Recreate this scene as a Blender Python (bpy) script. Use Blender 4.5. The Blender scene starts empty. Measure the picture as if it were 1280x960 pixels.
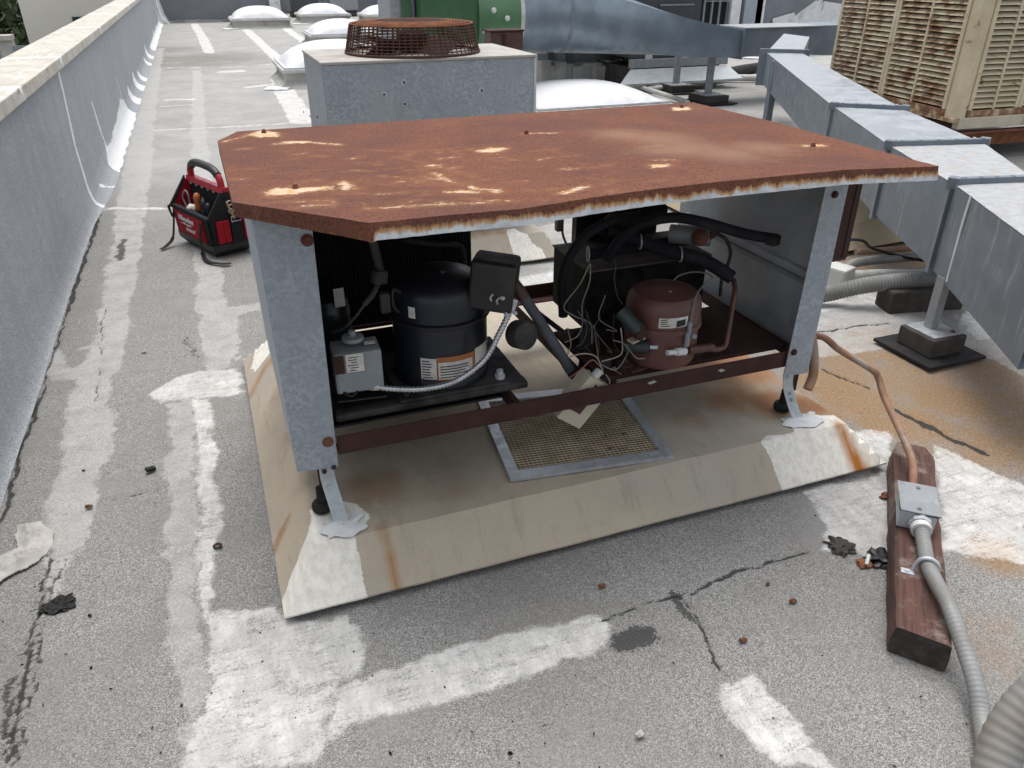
import bpy, bmesh, math, random
import numpy as np
from mathutils import Vector, Matrix
random.seed(7); rng = np.random.default_rng(7)
R = math.radians
SC = bpy.context.scene
COL = SC.collection
# ------------------------------------------------------------------ camera
FOC = 960.0; CAMH = 1.6
PITCH = R(28.535); YAW = R(20.796)
cam = bpy.data.cameras.new('camera'); camo = bpy.data.objects.new('camera', cam); COL.objects.link(camo)
camo.location = (0, 0, CAMH); camo.rotation_euler = (math.pi/2 - PITCH, 0, -YAW)
cam.sensor_width = 36; cam.lens = FOC/1280*36; cam.clip_start = 0.05; cam.clip_end = 600
SC.camera = camo
# ------------------------------------------------------------------ sky, sun, exposure
SUN_EL, SUN_AZ = R(76), R(15)      # azimuth measured clockwise from +Y
w = bpy.data.worlds.new('World'); SC.world = w; w.use_nodes = True
nt = w.node_tree; nt.nodes.clear()
sky = nt.nodes.new('ShaderNodeTexSky'); sky.sky_type = 'NISHITA'; sky.sun_disc = False
sky.sun_elevation = SUN_EL; sky.sun_rotation = SUN_AZ
sky.air_density = 1.0; sky.dust_density = 4.0; sky.ozone_density = 1.0; sky.altitude = 50
hs = nt.nodes.new('ShaderNodeHueSaturation'); hs.inputs['Saturation'].default_value = 0.30   # overcast: a nearly grey sky
bg = nt.nodes.new('ShaderNodeBackground'); bg.inputs['Strength'].default_value = 0.15
wo = nt.nodes.new('ShaderNodeOutputWorld')
nt.links.new(sky.outputs[0], hs.inputs['Color']); nt.links.new(hs.outputs[0], bg.inputs['Color']); nt.links.new(bg.outputs[0], wo.inputs['Surface'])
sl = bpy.data.lights.new('sun', 'SUN'); sl.energy = 1.0; sl.angle = R(40); sl.color = (1.0, 0.97, 0.93)
so = bpy.data.objects.new('sun', sl); COL.objects.link(so); so.location = (1, 6, 12)
_d = Vector((math.sin(SUN_AZ)*math.cos(SUN_EL), math.cos(SUN_AZ)*math.cos(SUN_EL), math.sin(SUN_EL)))
so.rotation_euler = _d.to_track_quat('Z', 'Y').to_euler()
vs = SC.view_settings; vs.view_transform = 'Standard'; vs.look = 'None'; vs.exposure = 0.75; vs.gamma = 1.0; vs.use_curve_mapping = False

# ------------------------------------------------------------------ from photo direction to a point at a chosen depth
_cp, _sp, _cy, _sy = math.cos(PITCH), math.sin(PITCH), math.cos(YAW), math.sin(YAW)
def at(px, py, Y=None, Z=None, X=None, D=None):
    a, b, c = px-640.0, FOC, 480.0-py
    b, c = b*_cp + c*_sp, -b*_sp + c*_cp
    r = np.array([a*_cy + b*_sy, -a*_sy + b*_cy, c])
    if Z is not None: t = (Z-CAMH)/r[2]
    elif Y is not None: t = Y/r[1]
    elif X is not None: t = X/r[0]
    else: t = D/np.linalg.norm(r)
    return (r[0]*t, r[1]*t, CAMH + r[2]*t)
def gp(pts, Z=0.0):            # polygon on a horizontal plane, 2-D
    return [at(x, y, Z=Z)[:2] for x, y in pts]

# ------------------------------------------------------------------ mesh helpers
def wloc(o):
    v = Vector((0, 0, 0))
    while o is not None:
        v = v + o.location; o = o.parent
    return v
def thing(name, label, cat, loc, group=None):
    o = bpy.data.objects.new(name, None); COL.objects.link(o); o.location = loc; o.empty_display_size = .1
    tag(o, label, cat, group); return o
def tag(o, label=None, cat=None, group=None, kind=None):
    if label: o['label'] = label
    if cat: o['category'] = cat
    if group: o['group'] = group
    if kind: o['kind'] = kind
    return o
def mesh(name, V, F, m, parent=None, smooth=False, origin=None, kind=None, auto=None):
    V = np.asarray(V, float).reshape(-1, 3)
    if parent is not None: org = np.array(wloc(parent))
    elif origin is not None: org = np.array(origin, float)
    else:
        org = np.array([(V[:, 0].min()+V[:, 0].max())/2, (V[:, 1].min()+V[:, 1].max())/2, V[:, 2].min()])
    me = bpy.data.meshes.new(name); me.from_pydata((V-org).tolist(), [], F)
    me.materials.append(m)
    if smooth:
        me.polygons.foreach_set('use_smooth', [True]*len(me.polygons))
        if auto: me.set_sharp_from_angle(angle=R(auto))
    me.update()
    o = bpy.data.objects.new(name, me); COL.objects.link(o)
    if parent is not None: o.parent = parent
    else: o.location = org
    if kind: o['kind'] = kind
    return o
def bm_obj(name, bm, m, parent=None, smooth=False, kind=None, auto=None):
    bm.verts.ensure_lookup_table(); bm.normal_update()
    V = [v.co[:] for v in bm.verts]; bm.verts.index_update()
    F = [[v.index for v in f.verts] for f in bm.faces]; bm.free()
    return mesh(name, V, F, m, parent, smooth, kind=kind, auto=auto)
def bm_box(bm, c, s, rot=None, bev=0.0, seg=2):
    t = bmesh.new(); bmesh.ops.create_cube(t, size=1)
    bmesh.ops.scale(t, vec=s, verts=t.verts)
    if bev: bmesh.ops.bevel(t, geom=t.edges[:], offset=bev, segments=seg, affect='EDGES', profile=.6)
    Mx = Matrix.Translation(c)
    if rot is not None: Mx = Mx @ rot.to_4x4()
    bmesh.ops.transform(t, matrix=Mx, verts=t.verts)
    vs_ = [bm.verts.new(v.co) for v in t.verts]; t.verts.index_update()
    for f in t.faces: bm.faces.new([vs_[v.index] for v in f.verts])
    t.free()
def box(name, x0, x1, y0, y1, z0, z1, m, parent=None, bev=0.0, seg=2, smooth=False):
    bm = bmesh.new(); bm_box(bm, ((x0+x1)/2, (y0+y1)/2, (z0+z1)/2), (x1-x0, y1-y0, z1-z0), None, bev, seg)
    return bm_obj(name, bm, m, parent, smooth)
def rbox(name, c, s, rot, m, parent=None, bev=0.0, seg=2):
    bm = bmesh.new(); bm_box(bm, c, s, rot, bev, seg); return bm_obj(name, bm, m, parent)
def eul(x=0, y=0, z=0): 
    from mathutils import Euler
    return Euler((R(x), R(y), R(z))).to_matrix()
def spline(P, n=8):
    P = [np.array(p, float) for p in P]
    if len(P) < 3: return [P[0]+(P[1]-P[0])*t for t in np.linspace(0, 1, n)]
    Q = [2*P[0]-P[1]] + P + [2*P[-1]-P[-2]]; out = []
    for i in range(1, len(Q)-2):
        a, b, c, d = Q[i-1:i+3]
        for k in range(n):
            t = k/n
            out.append(.5*(2*b + (c-a)*t + (2*a-5*b+4*c-d)*t*t + (3*b-a-3*c+d)*t**3))
    out.append(P[-1]); return out
def resample(P, step):
    P = np.array(P); d = np.r_[0, np.cumsum(np.linalg.norm(np.diff(P, axis=0), axis=1))]
    n = max(2, int(d[-1]/step)+1); s = np.linspace(0, d[-1], n)
    return np.stack([np.interp(s, d, P[:, k]) for k in range(3)], 1)
def tube_geo(P, r, seg=10, cap=True, sq=None):
    P = np.array(P, float); n = len(P)
    r = np.full(n, r) if np.isscalar(r) else np.array(r, float)
    T = np.gradient(P, axis=0); T /= np.linalg.norm(T, axis=1)[:, None]+1e-12
    up = np.array([0, 0, 1.0]) if abs(T[0][2]) < .9 else np.array([1.0, 0, 0])
    N = np.cross(up, T[0]); N /= np.linalg.norm(N); V = []
    for i in range(n):
        N = N - T[i]*np.dot(N, T[i]); N /= np.linalg.norm(N)+1e-12
        B = np.cross(T[i], N)
        for k in range(seg):
            a = 2*math.pi*k/seg
            V.append(P[i] + r[i]*(math.cos(a)*N + math.sin(a)*B))
    F = [[i*seg+k, i*seg+(k+1) % seg, (i+1)*seg+(k+1) % seg, (i+1)*seg+k] for i in range(n-1) for k in range(seg)]
    if cap: F += [list(range(seg))[::-1], list(range((n-1)*seg, n*seg))]
    return V, F
def tube(name, P, r, m, parent=None, seg=10, smooth_path=True, n=8):
    Q = spline(P, n) if smooth_path else P
    V, F = tube_geo(Q, r, seg); return mesh(name, V, F, m, parent, True, auto=50)
def flex(name, P, r, m, parent=None, pitch=.006, amp=.08, seg=14):
    Q = resample(spline(P, 16), pitch/4)
    rr = r*(1+amp*np.sin(np.arange(len(Q))*2*math.pi/4))
    V, F = tube_geo(Q, rr, seg); return mesh(name, V, F, m, parent, True, auto=60)
def lathe(name, prof, c, m, parent=None, seg=40, rot=None, sx=1, sy=1, auto=35):
    V = []; F = []
    for r, z in prof:
        for k in range(seg):
            a = 2*math.pi*k/seg; V.append((r*math.cos(a)*sx, r*math.sin(a)*sy, z))
    n = len(prof)
    for i in range(n-1):
        for k in range(seg): F.append([i*seg+k, i*seg+(k+1) % seg, (i+1)*seg+(k+1) % seg, (i+1)*seg+k])
    if prof[0][0] > 1e-5: F.append(list(range(seg))[::-1])
    if prof[-1][0] > 1e-5: F.append(list(range((n-1)*seg, n*seg)))
    V = np.array(V)
    if rot is not None: V = V @ np.array(rot).T
    return mesh(name, V+np.array(c), F, m, parent, True, auto=auto)
def cyl(name, a, b, r, m, parent=None, seg=16, r2=None):
    V, F = tube_geo([a, b], [r, r if r2 is None else r2], seg); return mesh(name, V, F, m, parent, True, auto=40)
def loft(name, secs, m, parent=None, cap=True, smooth=False, auto=None):
    n = len(secs[0]); V = [p for s in secs for p in s]
    F = [[i*n+k, i*n+(k+1) % n, (i+1)*n+(k+1) % n, (i+1)*n+k] for i in range(len(secs)-1) for k in range(n)]
    if cap: F += [list(range(n))[::-1], list(range((len(secs)-1)*n, len(secs)*n))]
    return mesh(name, V, F, m, parent, smooth, auto=auto)
def prism(name, poly, z0, z1, m, parent=None):
    a = [(x, y, z0) for x, y in poly]; b = [(x, y, z1) for x, y in poly]
    return loft(name, [a, b], m, parent)
def grid(nx, ny, fn):
    V = [fn(i/(nx-1), j/(ny-1)) for j in range(ny) for i in range(nx)]
    F = [[j*nx+i, j*nx+i+1, (j+1)*nx+i+1, (j+1)*nx+i] for j in range(ny-1) for i in range(nx-1)]
    return V, F
def bolt(name, c, r, m, parent, ax='y', h=.008):
    rot = {'y': eul(90, 0, 0), 'z': eul(), 'x': eul(0, 90, 0), '-x': eul(0, -90, 0)}[ax]
    return lathe(name, [(r*1.35, 0), (r*1.35, h*.35), (r, h*.4), (r*.95, h), (r*.5, h*1.1), (0, h*1.12)], c, m, parent, 10, rot)
def copytree(o, parent=None, dloc=(0, 0, 0), rz=None):
    c = o.copy(); COL.objects.link(c); c.parent = parent
    if parent is None:
        c.location = Vector(o.location)+Vector(dloc)
        if rz is not None: c.rotation_euler.z = rz
    for ch in list(o.children): copytree(ch, c)
    return c
def attr(o, name, vals):
    a = o.data.attributes.new(name, 'FLOAT', 'POINT'); a.data.foreach_set('value', np.asarray(vals, np.float32))

# numpy noise and distances for the masks (paint, stains and cracks with outlines of their own)
_tab = rng.random((256, 256))
def vnoise(x, y):
    xi = np.floor(x).astype(int); yi = np.floor(y).astype(int); fx = x-xi; fy = y-yi
    fx = fx*fx*(3-2*fx); fy = fy*fy*(3-2*fy); g = lambda a, b: _tab[a % 256, b % 256]
    return (g(xi, yi)*(1-fx)+g(xi+1, yi)*fx)*(1-fy)+(g(xi, yi+1)*(1-fx)+g(xi+1, yi+1)*fx)*fy
def fbm(x, y, o=4):
    s = 0; a = .5
    for k in range(o): s = s+a*vnoise(x*2**k+17*k, y*2**k+31*k); a *= .5
    return s
def seg_dist(X, Y, pts, closed=False):
    d = np.full(X.shape, 9.0); P = list(pts)+([pts[0]] if closed else [])
    for (x0, y0), (x1, y1) in zip(P[:-1], P[1:]):
        dx, dy = x1-x0, y1-y0; t = np.clip(((X-x0)*dx+(Y-y0)*dy)/(dx*dx+dy*dy+1e-12), 0, 1)
        d = np.minimum(d, np.hypot(X-x0-t*dx, Y-y0-t*dy))
    return d
def poly_sd(X, Y, poly):       # positive inside
    ins = np.zeros(X.shape, bool); n = len(poly)
    for i in range(n):
        x0, y0 = poly[i]; x1, y1 = poly[(i+1) % n]
        c = ((y0 > Y) != (y1 > Y)) & (X < (x1-x0)*(Y-y0)/((y1-y0) if y1 != y0 else 1e-12)+x0)
        ins ^= c
    d = seg_dist(X, Y, poly, True); return np.where(ins, d, -d)
class Mask:
    def __init__(s, X, Y, lo=-.25): s.X = X; s.Y = Y; s.v = np.full(X.shape, float(lo)); s.lo = lo
    def _box(s, pts, pad):
        p = np.array(pts); return (s.X > p[:, 0].min()-pad) & (s.X < p[:, 0].max()+pad) & (s.Y > p[:, 1].min()-pad) & (s.Y < p[:, 1].max()+pad)
    def poly(s, pts, off=0, cap=.3):
        m = s._box(pts, .3); 
        if m.any(): s.v[m] = np.maximum(s.v[m], np.minimum(poly_sd(s.X[m], s.Y[m], pts)+off, cap))
    def line(s, pts, wd):
        m = s._box(pts, .3+wd)
        if m.any(): s.v[m] = np.maximum(s.v[m], wd-seg_dist(s.X[m], s.Y[m], pts))
    def blob(s, c, r, val=1):
        d2 = ((s.X-c[0])**2+(s.Y-c[1])**2)/r**2; s.v = np.maximum(s.v, val*np.exp(-d2))

# ------------------------------------------------------------------ materials
class NT:
    def __init__(s, name):
        s.m = bpy.data.materials.new(name); s.m.use_nodes = True; s.t = s.m.node_tree; s.t.nodes.clear()
        s.out = s.n('ShaderNodeOutputMaterial'); s.b = s.n('ShaderNodeBsdfPrincipled'); s.l(s.b.outputs[0], s.out.inputs['Surface'])
        s.tc = s.n('ShaderNodeTexCoord'); s.co = s.tc.outputs['Object']
    def n(s, t, **k):
        o = s.t.nodes.new(t)
        for a, v in k.items(): setattr(o, a, v)
        return o
    def l(s, a, b): s.t.links.new(a, b)
    def set(s, sock, v):
        if hasattr(v, 'is_linked') or isinstance(v, bpy.types.NodeSocket): s.l(v, sock)
        else:
            if isinstance(v, tuple) and len(v) == 3 and sock.type == 'RGBA': v = v+(1,)
            sock.default_value = v
    def noise(s, scale, detail=4, rough=.55, vec=None, dist=0):
        o = s.n('ShaderNodeTexNoise'); o.inputs['Scale'].default_value = scale; o.inputs['Detail'].default_value = detail
        o.inputs['Roughness'].default_value = rough; o.inputs['Distortion'].default_value = dist; s.l(vec or s.co, o.inputs['Vector']); return o.outputs['Fac']
    def voro(s, scale, vec=None, feat='F1', out='Distance'):
        o = s.n('ShaderNodeTexVoronoi', feature=feat); o.inputs['Scale'].default_value = scale; s.l(vec or s.co, o.inputs['Vector']); return o.outputs[out]
    def map(s, sc=(1, 1, 1), rot=(0, 0, 0)):
        o = s.n('ShaderNodeMapping'); o.inputs['Scale'].default_value = sc; o.inputs['Rotation'].default_value = rot; s.l(s.co, o.inputs['Vector']); return o.outputs[0]
    def attr(s, name): o = s.n('ShaderNodeAttribute', attribute_name=name); return o.outputs['Fac']
    def math(s, op, a, b=0.0, c=0.0):
        o = s.n('ShaderNodeMath', operation=op)
        for i, v in enumerate((a, b, c)): s.set(o.inputs[i], v)
        return o.outputs[0]
    def ss(s, v, lo, hi, a=0.0, b=1.0):
        o = s.n('ShaderNodeMapRange', interpolation_type='SMOOTHSTEP'); s.set(o.inputs['Value'], v)
        o.inputs['From Min'].default_value = lo; o.inputs['From Max'].default_value = hi; o.inputs['To Min'].default_value = a; o.inputs['To Max'].default_value = b
        return o.outputs['Result']
    def mix(s, f, a, b, bt='MIX'):
        o = s.n('ShaderNodeMix', data_type='RGBA', blend_type=bt); s.set(o.inputs[0], f); s.set(o.inputs[6], a); s.set(o.inputs[7], b); return o.outputs[2]
    def col(s, c): s.set(s.b.inputs['Base Color'], c)
    def rough(s, v): s.set(s.b.inputs['Roughness'], v)
    def metal(s, v): s.set(s.b.inputs['Metallic'], v)
    def spec(s, v): s.b.inputs['Specular IOR Level'].default_value = v
    def bump(s, h, strength=.3, dist=.002):
        o = s.n('ShaderNodeBump'); o.inputs['Strength'].default_value = strength; o.inputs['Distance'].default_value = dist
        s.set(o.inputs['Height'], h); s.l(o.outputs[0], s.b.inputs['Normal'])
def simple(name, c1, c2=None, rough=.6, metal=0.0, scale=9, dirt=None, dirt_amt=.5, bump=.15, bscale=140, coat=0):
    t = NT(name); c2 = c2 or tuple(x*.72 for x in c1)
    c = t.mix(t.ss(t.noise(scale, 6), .35, .65), c1, c2)
    if dirt: c = t.mix(t.ss(t.noise(scale*.6, 8, .65, dist=.6), .62-.3*dirt_amt, .75), c, dirt)
    t.spec(.5 if rough < .6 else .2); t.col(c); t.metal(metal); t.rough(t.ss(t.noise(scale*2, 4), .2, .8, max(rough-.12, .05), min(rough+.12, 1)))
    t.bump(t.noise(bscale, 3), bump, .002)
    return t.m
def galv(name, c1=(.40, .435, .465), c2=(.27, .305, .34), sc=110, rough=.5, metal=.3, rust=0.0):
    t = NT(name)
    o = t.n('ShaderNodeTexVoronoi'); o.inputs['Scale'].default_value = sc; o.inputs['Randomness'].default_value = 1
    vec = t.n('ShaderNodeVectorMath', operation='ADD'); nz = t.n('ShaderNodeTexNoise'); nz.inputs['Scale'].default_value = sc*1.2; t.l(t.co, nz.inputs['Vector'])
    scl = t.n('ShaderNodeVectorMath', operation='SCALE'); scl.inputs['Scale'].default_value = .6/sc; t.l(nz.outputs['Color'], scl.inputs[0])
    t.l(t.co, vec.inputs[0]); t.l(scl.outputs[0], vec.inputs[1]); t.l(vec.outputs[0], o.inputs['Vector'])
    sep = t.n('ShaderNodeSeparateColor'); t.l(o.outputs['Color'], sep.inputs[0])
    f = t.math('MULTIPLY', t.ss(sep.outputs[0], .1, 1.0), t.ss(t.noise(7, 6), .3, .7, .35, 1))
    c = t.mix(f, c2, c1); c = t.mix(t.ss(t.noise(4, 7, .6, t.map((1, 1, .35))), .5, .75), c, tuple(x*.82 for x in c1))
    c = t.mix(t.ss(t.noise(30, 5, .7), .66, .74), c, (.5, .54, .57))
    c = t.mix(t.ss(t.noise(9, 5, .75, t.map((3, 3, .25))), .55, .72, 0, .45), c, (.46, .47, .47)); c = t.mix(t.ss(t.noise(12, 5, .75, t.map((2.5, 2.5, .3))), .62, .74, 0, .4), c, (.20, .20, .195))
    if rust: c = t.mix(t.ss(t.noise(5, 8, .7), .74-rust*.25, .8-rust*.2), c, (.2, .085, .04))
    t.col(c); t.metal(metal); t.rough(t.ss(sep.outputs[0], 0, 1, rough-.1, rough+.15)); t.bump(t.noise(90, 4), .12, .002)
    return t.m
def rusty(name, c1=(.2, .085, .055), c2=(.11, .045, .032), c3=(.34, .16, .08), rough=.85, amt3=.3):
    t = NT(name)
    c = t.mix(t.ss(t.noise(14, 8, .65), .35, .65), c1, c2); c = t.mix(t.ss(t.noise(33, 8, .7), .72-.3*amt3, .8-.15*amt3), c, c3)
    c = t.mix(t.ss(t.noise(300, 2), .3, .7, 0, .35), c, tuple(x*.55 for x in c1)); t.col(c); t.rough(rough); t.spec(.2); t.bump(t.noise(160, 6, .7), .5, .003)
    return t.m
MT = {}
MT['galv'] = galv('galvanized steel')
MT['galv_dull'] = galv('weathered galvanized steel', (.33, .345, .355), (.24, .255, .27), 30, .6, .15)
MT['galv_duct_shade'] = galv('shade toned duct sheet', (.185, .21, .235), (.14, .165, .19), 18, .55, .2)  # darker than the duct tops: shade on the side faces put into colour
MT['galv_light'] = galv('pale galvanized strap', (.5, .53, .55), (.36, .39, .41), 60, .45, .4)
MT['duct_grey'] = simple('grey painted duct', (.17, .20, .23), (.125, .15, .175), .5, .15, 3)
MT['duct_round'] = simple('blue grey round duct', (.21, .26, .305), (.15, .19, .225), .38, .35, 4)
MT['rust'] = rusty('rusted steel')
MT['rust_dark'] = rusty('dark maroon rusted steel', (.062, .03, .025), (.042, .021, .018), (.11, .058, .04), .75, .2)
MT['rust_light'] = rusty('orange rusted steel', (.27, .11, .05), (.16, .06, .035), (.45, .25, .12), .85, .5)
MT['maroon'] = simple('maroon primer paint', (.075, .031, .025), (.052, .024, .02), .55, .0, 6, (.11, .07, .05), .45)
MT['black'] = simple('black painted steel', (.009, .009, .010), (.014, .013, .012), .5, 0, 8, (.035, .031, .027), .35)
MT['black_rubber'] = simple('black rubber', (.016, .016, .017), (.024, .023, .022), .7, 0, 12, (.05, .047, .043), .3)
MT['navy'] = simple('navy black compressor paint', (.008, .010, .019), (.011, .013, .019), .4, 0, 5, (.04, .037, .034), .25)
MT['dusty_black'] = simple('dusty black enamel', (.018, .018, .019), (.05, .046, .042), .75, 0, 14, (.075, .07, .062), .6)
MT['foam'] = simple('dark pipe insulation', (.014, .015, .020), (.022, .022, .026), .8, 0, 10, (.045, .04, .037), .4)
MT['grey_foam'] = simple('grey pipe insulation', (.10, .11, .125), (.075, .08, .09), .7, 0, 10)
MT['copper'] = simple('oxidised copper', (.16, .075, .05), (.10, .055, .042), .5, .5, 14, (.14, .12, .10), .4)
MT['rust_pipe'] = simple('rusted conduit pipe', (.23, .125, .085), (.33, .2, .13), .7, .2, 12, (.35, .33, .30), .5)
MT['steel'] = simple('bright steel', (.55, .56, .57), (.4, .41, .42), .32, .8, 20)
MT['zinc'] = simple('zinc plate', (.52, .54, .56), (.42, .44, .46), .5, .3, 14, (.3, .31, .31), .3)
MT['greybox'] = simple('grey enamel box', (.24, .265, .275), (.20, .22, .23), .5, 0, 6, (.17, .17, .16), .3)
MT['conduit'] = simple('grey flexible conduit', (.235, .24, .235), (.2, .2, .19), .55, 0, 10, (.17, .15, .12), .45)
MT['white'] = simple('white paint', (.74, .74, .72), (.66, .66, .64), .6, 0, 8)
MT['label'] = simple('paper label', (.62, .61, .57), (.5, .48, .44), .6, 0, 30)
MT['ink'] = simple('printed ink', (.03, .03, .035), (.05, .05, .05), .7)
MT['orange_print'] = simple('orange label print', (.45, .16, .05), (.35, .14, .06), .6)
MT['cream'] = simple('cream enamel', (.52, .475, .37), (.46, .415, .315), .5, 0, 5, (.33, .25, .16), .25)
MT['plastic_white'] = simple('white plastic', (.62, .63, .62), (.55, .56, .55), .45)
MT['wire_cream'] = simple('cream wire', (.42, .38, .30), (.3, .27, .21), .6)
MT['wire_red'] = simple('red wire', (.3, .1, .08), (.24, .1, .08), .6)
MT['wire_grey'] = simple('grey wire', (.2, .2, .2), (.14, .14, .14), .6)
MT['green_dark'] = simple('dark green capacitor can', (.022, .035, .032), (.03, .04, .038), .45)
MT['green'] = simple('green fan enamel', (.045, .12, .055), (.035, .095, .045), .38, 0, 4)
MT['red'] = simple('red nylon fabric', (.34, .008, .02), (.26, .006, .016), .75, 0, 30, bump=.4, bscale=500)
MT['red_plastic'] = simple('red moulded plastic', (.36, .01, .02), (.3, .008, .018), .4)
MT['black_fabric'] = simple('black nylon fabric', (.013, .013, .015), (.022, .022, .024), .85, 0, 30, bump=.5, bscale=500)
MT['black_plastic'] = simple('black plastic', (.014, .014, .015), (.02, .02, .02), .5)
MT['tan_strap'] = simple('tan leather strap', (.42, .24, .12), (.35, .2, .1), .7)
MT['orange_grip'] = simple('orange tool grip', (.45, .12, .03), (.38, .1, .03), .5)
MT['blue_grip'] = simple('navy tool grip', (.015, .02, .06), (.02, .02, .05), .5)
MT['dark_unit'] = simple('dark grey enamel', (.055, .062, .07), (.045, .05, .057), .5, 0, 4)
MT['coil_dark'] = simple('dark coil fins', (.016, .017, .018), (.024, .022, .02), .8, .0, 10)
MT['glass_dome'] = simple('white acrylic dome', (.66, .67, .68), (.60, .61, .62), .45, 0, 2.5, (.44, .43, .40), .35, bump=.02)
MT['frame_white'] = simple('dirty white frame', (.55, .55, .53), (.45, .45, .42), .6, 0, 5, (.3, .29, .26), .4)
MT['coating'] = simple('white roof coating', (.68, .69, .69), (.6, .61, .61), .7, 0, 6, (.4, .4, .385), .35, bump=.5, bscale=60)
MT['dirty_coat'] = simple('grimy roof coating', (.42, .41, .39), (.34, .33, .31), .8, 0, 3, (.2, .19, .17), .5, bump=.4, bscale=80)
MT['block'] = simple('dark support block', (.075, .065, .058), (.05, .045, .04), .85, 0, 12)
MT['tar'] = simple('tar lump', (.012, .012, .012), (.02, .019, .018), .6, 0, 30, bump=1, bscale=90)
MT['leaf'] = simple('dry brown leaf', (.13, .055, .03), (.2, .1, .05), .8, 0, 40)
MT['stucco'] = simple('beige stucco', (.72, .69, .61), (.66, .63, .555), .9, 0, .5, bump=.3, bscale=8)
MT['slate_wall'] = simple('grey painted far wall', (.20, .215, .235), (.17, .185, .2), .8, 0, 1.5)
MT['bark'] = simple('bark', (.06, .045, .035), (.04, .03, .025), .9)
MT['teal'] = simple('dark green shutter', (.02, .07, .045), (.015, .055, .035), .6)
MT['asphalt'] = simple('street asphalt', (.06, .06, .06), (.045, .045, .045), .9, 0, .5)
MT['tan_roof'] = simple('tan neighbouring roof', (.36, .3, .2), (.3, .25, .17), .9, 0, .8)

def wood_mat(name, c1, c2, c3, ang):
    t = NT(name); v = t.map((60, 60, 60), (0, 0, -ang)); v2 = t.n('ShaderNodeVectorMath', operation='MULTIPLY'); v2.inputs[1].default_value = (.035, 1, 1); t.l(v, v2.inputs[0])
    g = t.noise(1.4, 8, .7, v2.outputs[0], .4); c = t.mix(t.ss(g, .38, .62), c1, c2)
    c = t.mix(t.ss(t.noise(9, 7, .7), .5, .62, 0, .85), c, c3); t.col(c); t.rough(.9); t.bump(g, .8, .004); return t.m
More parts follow.
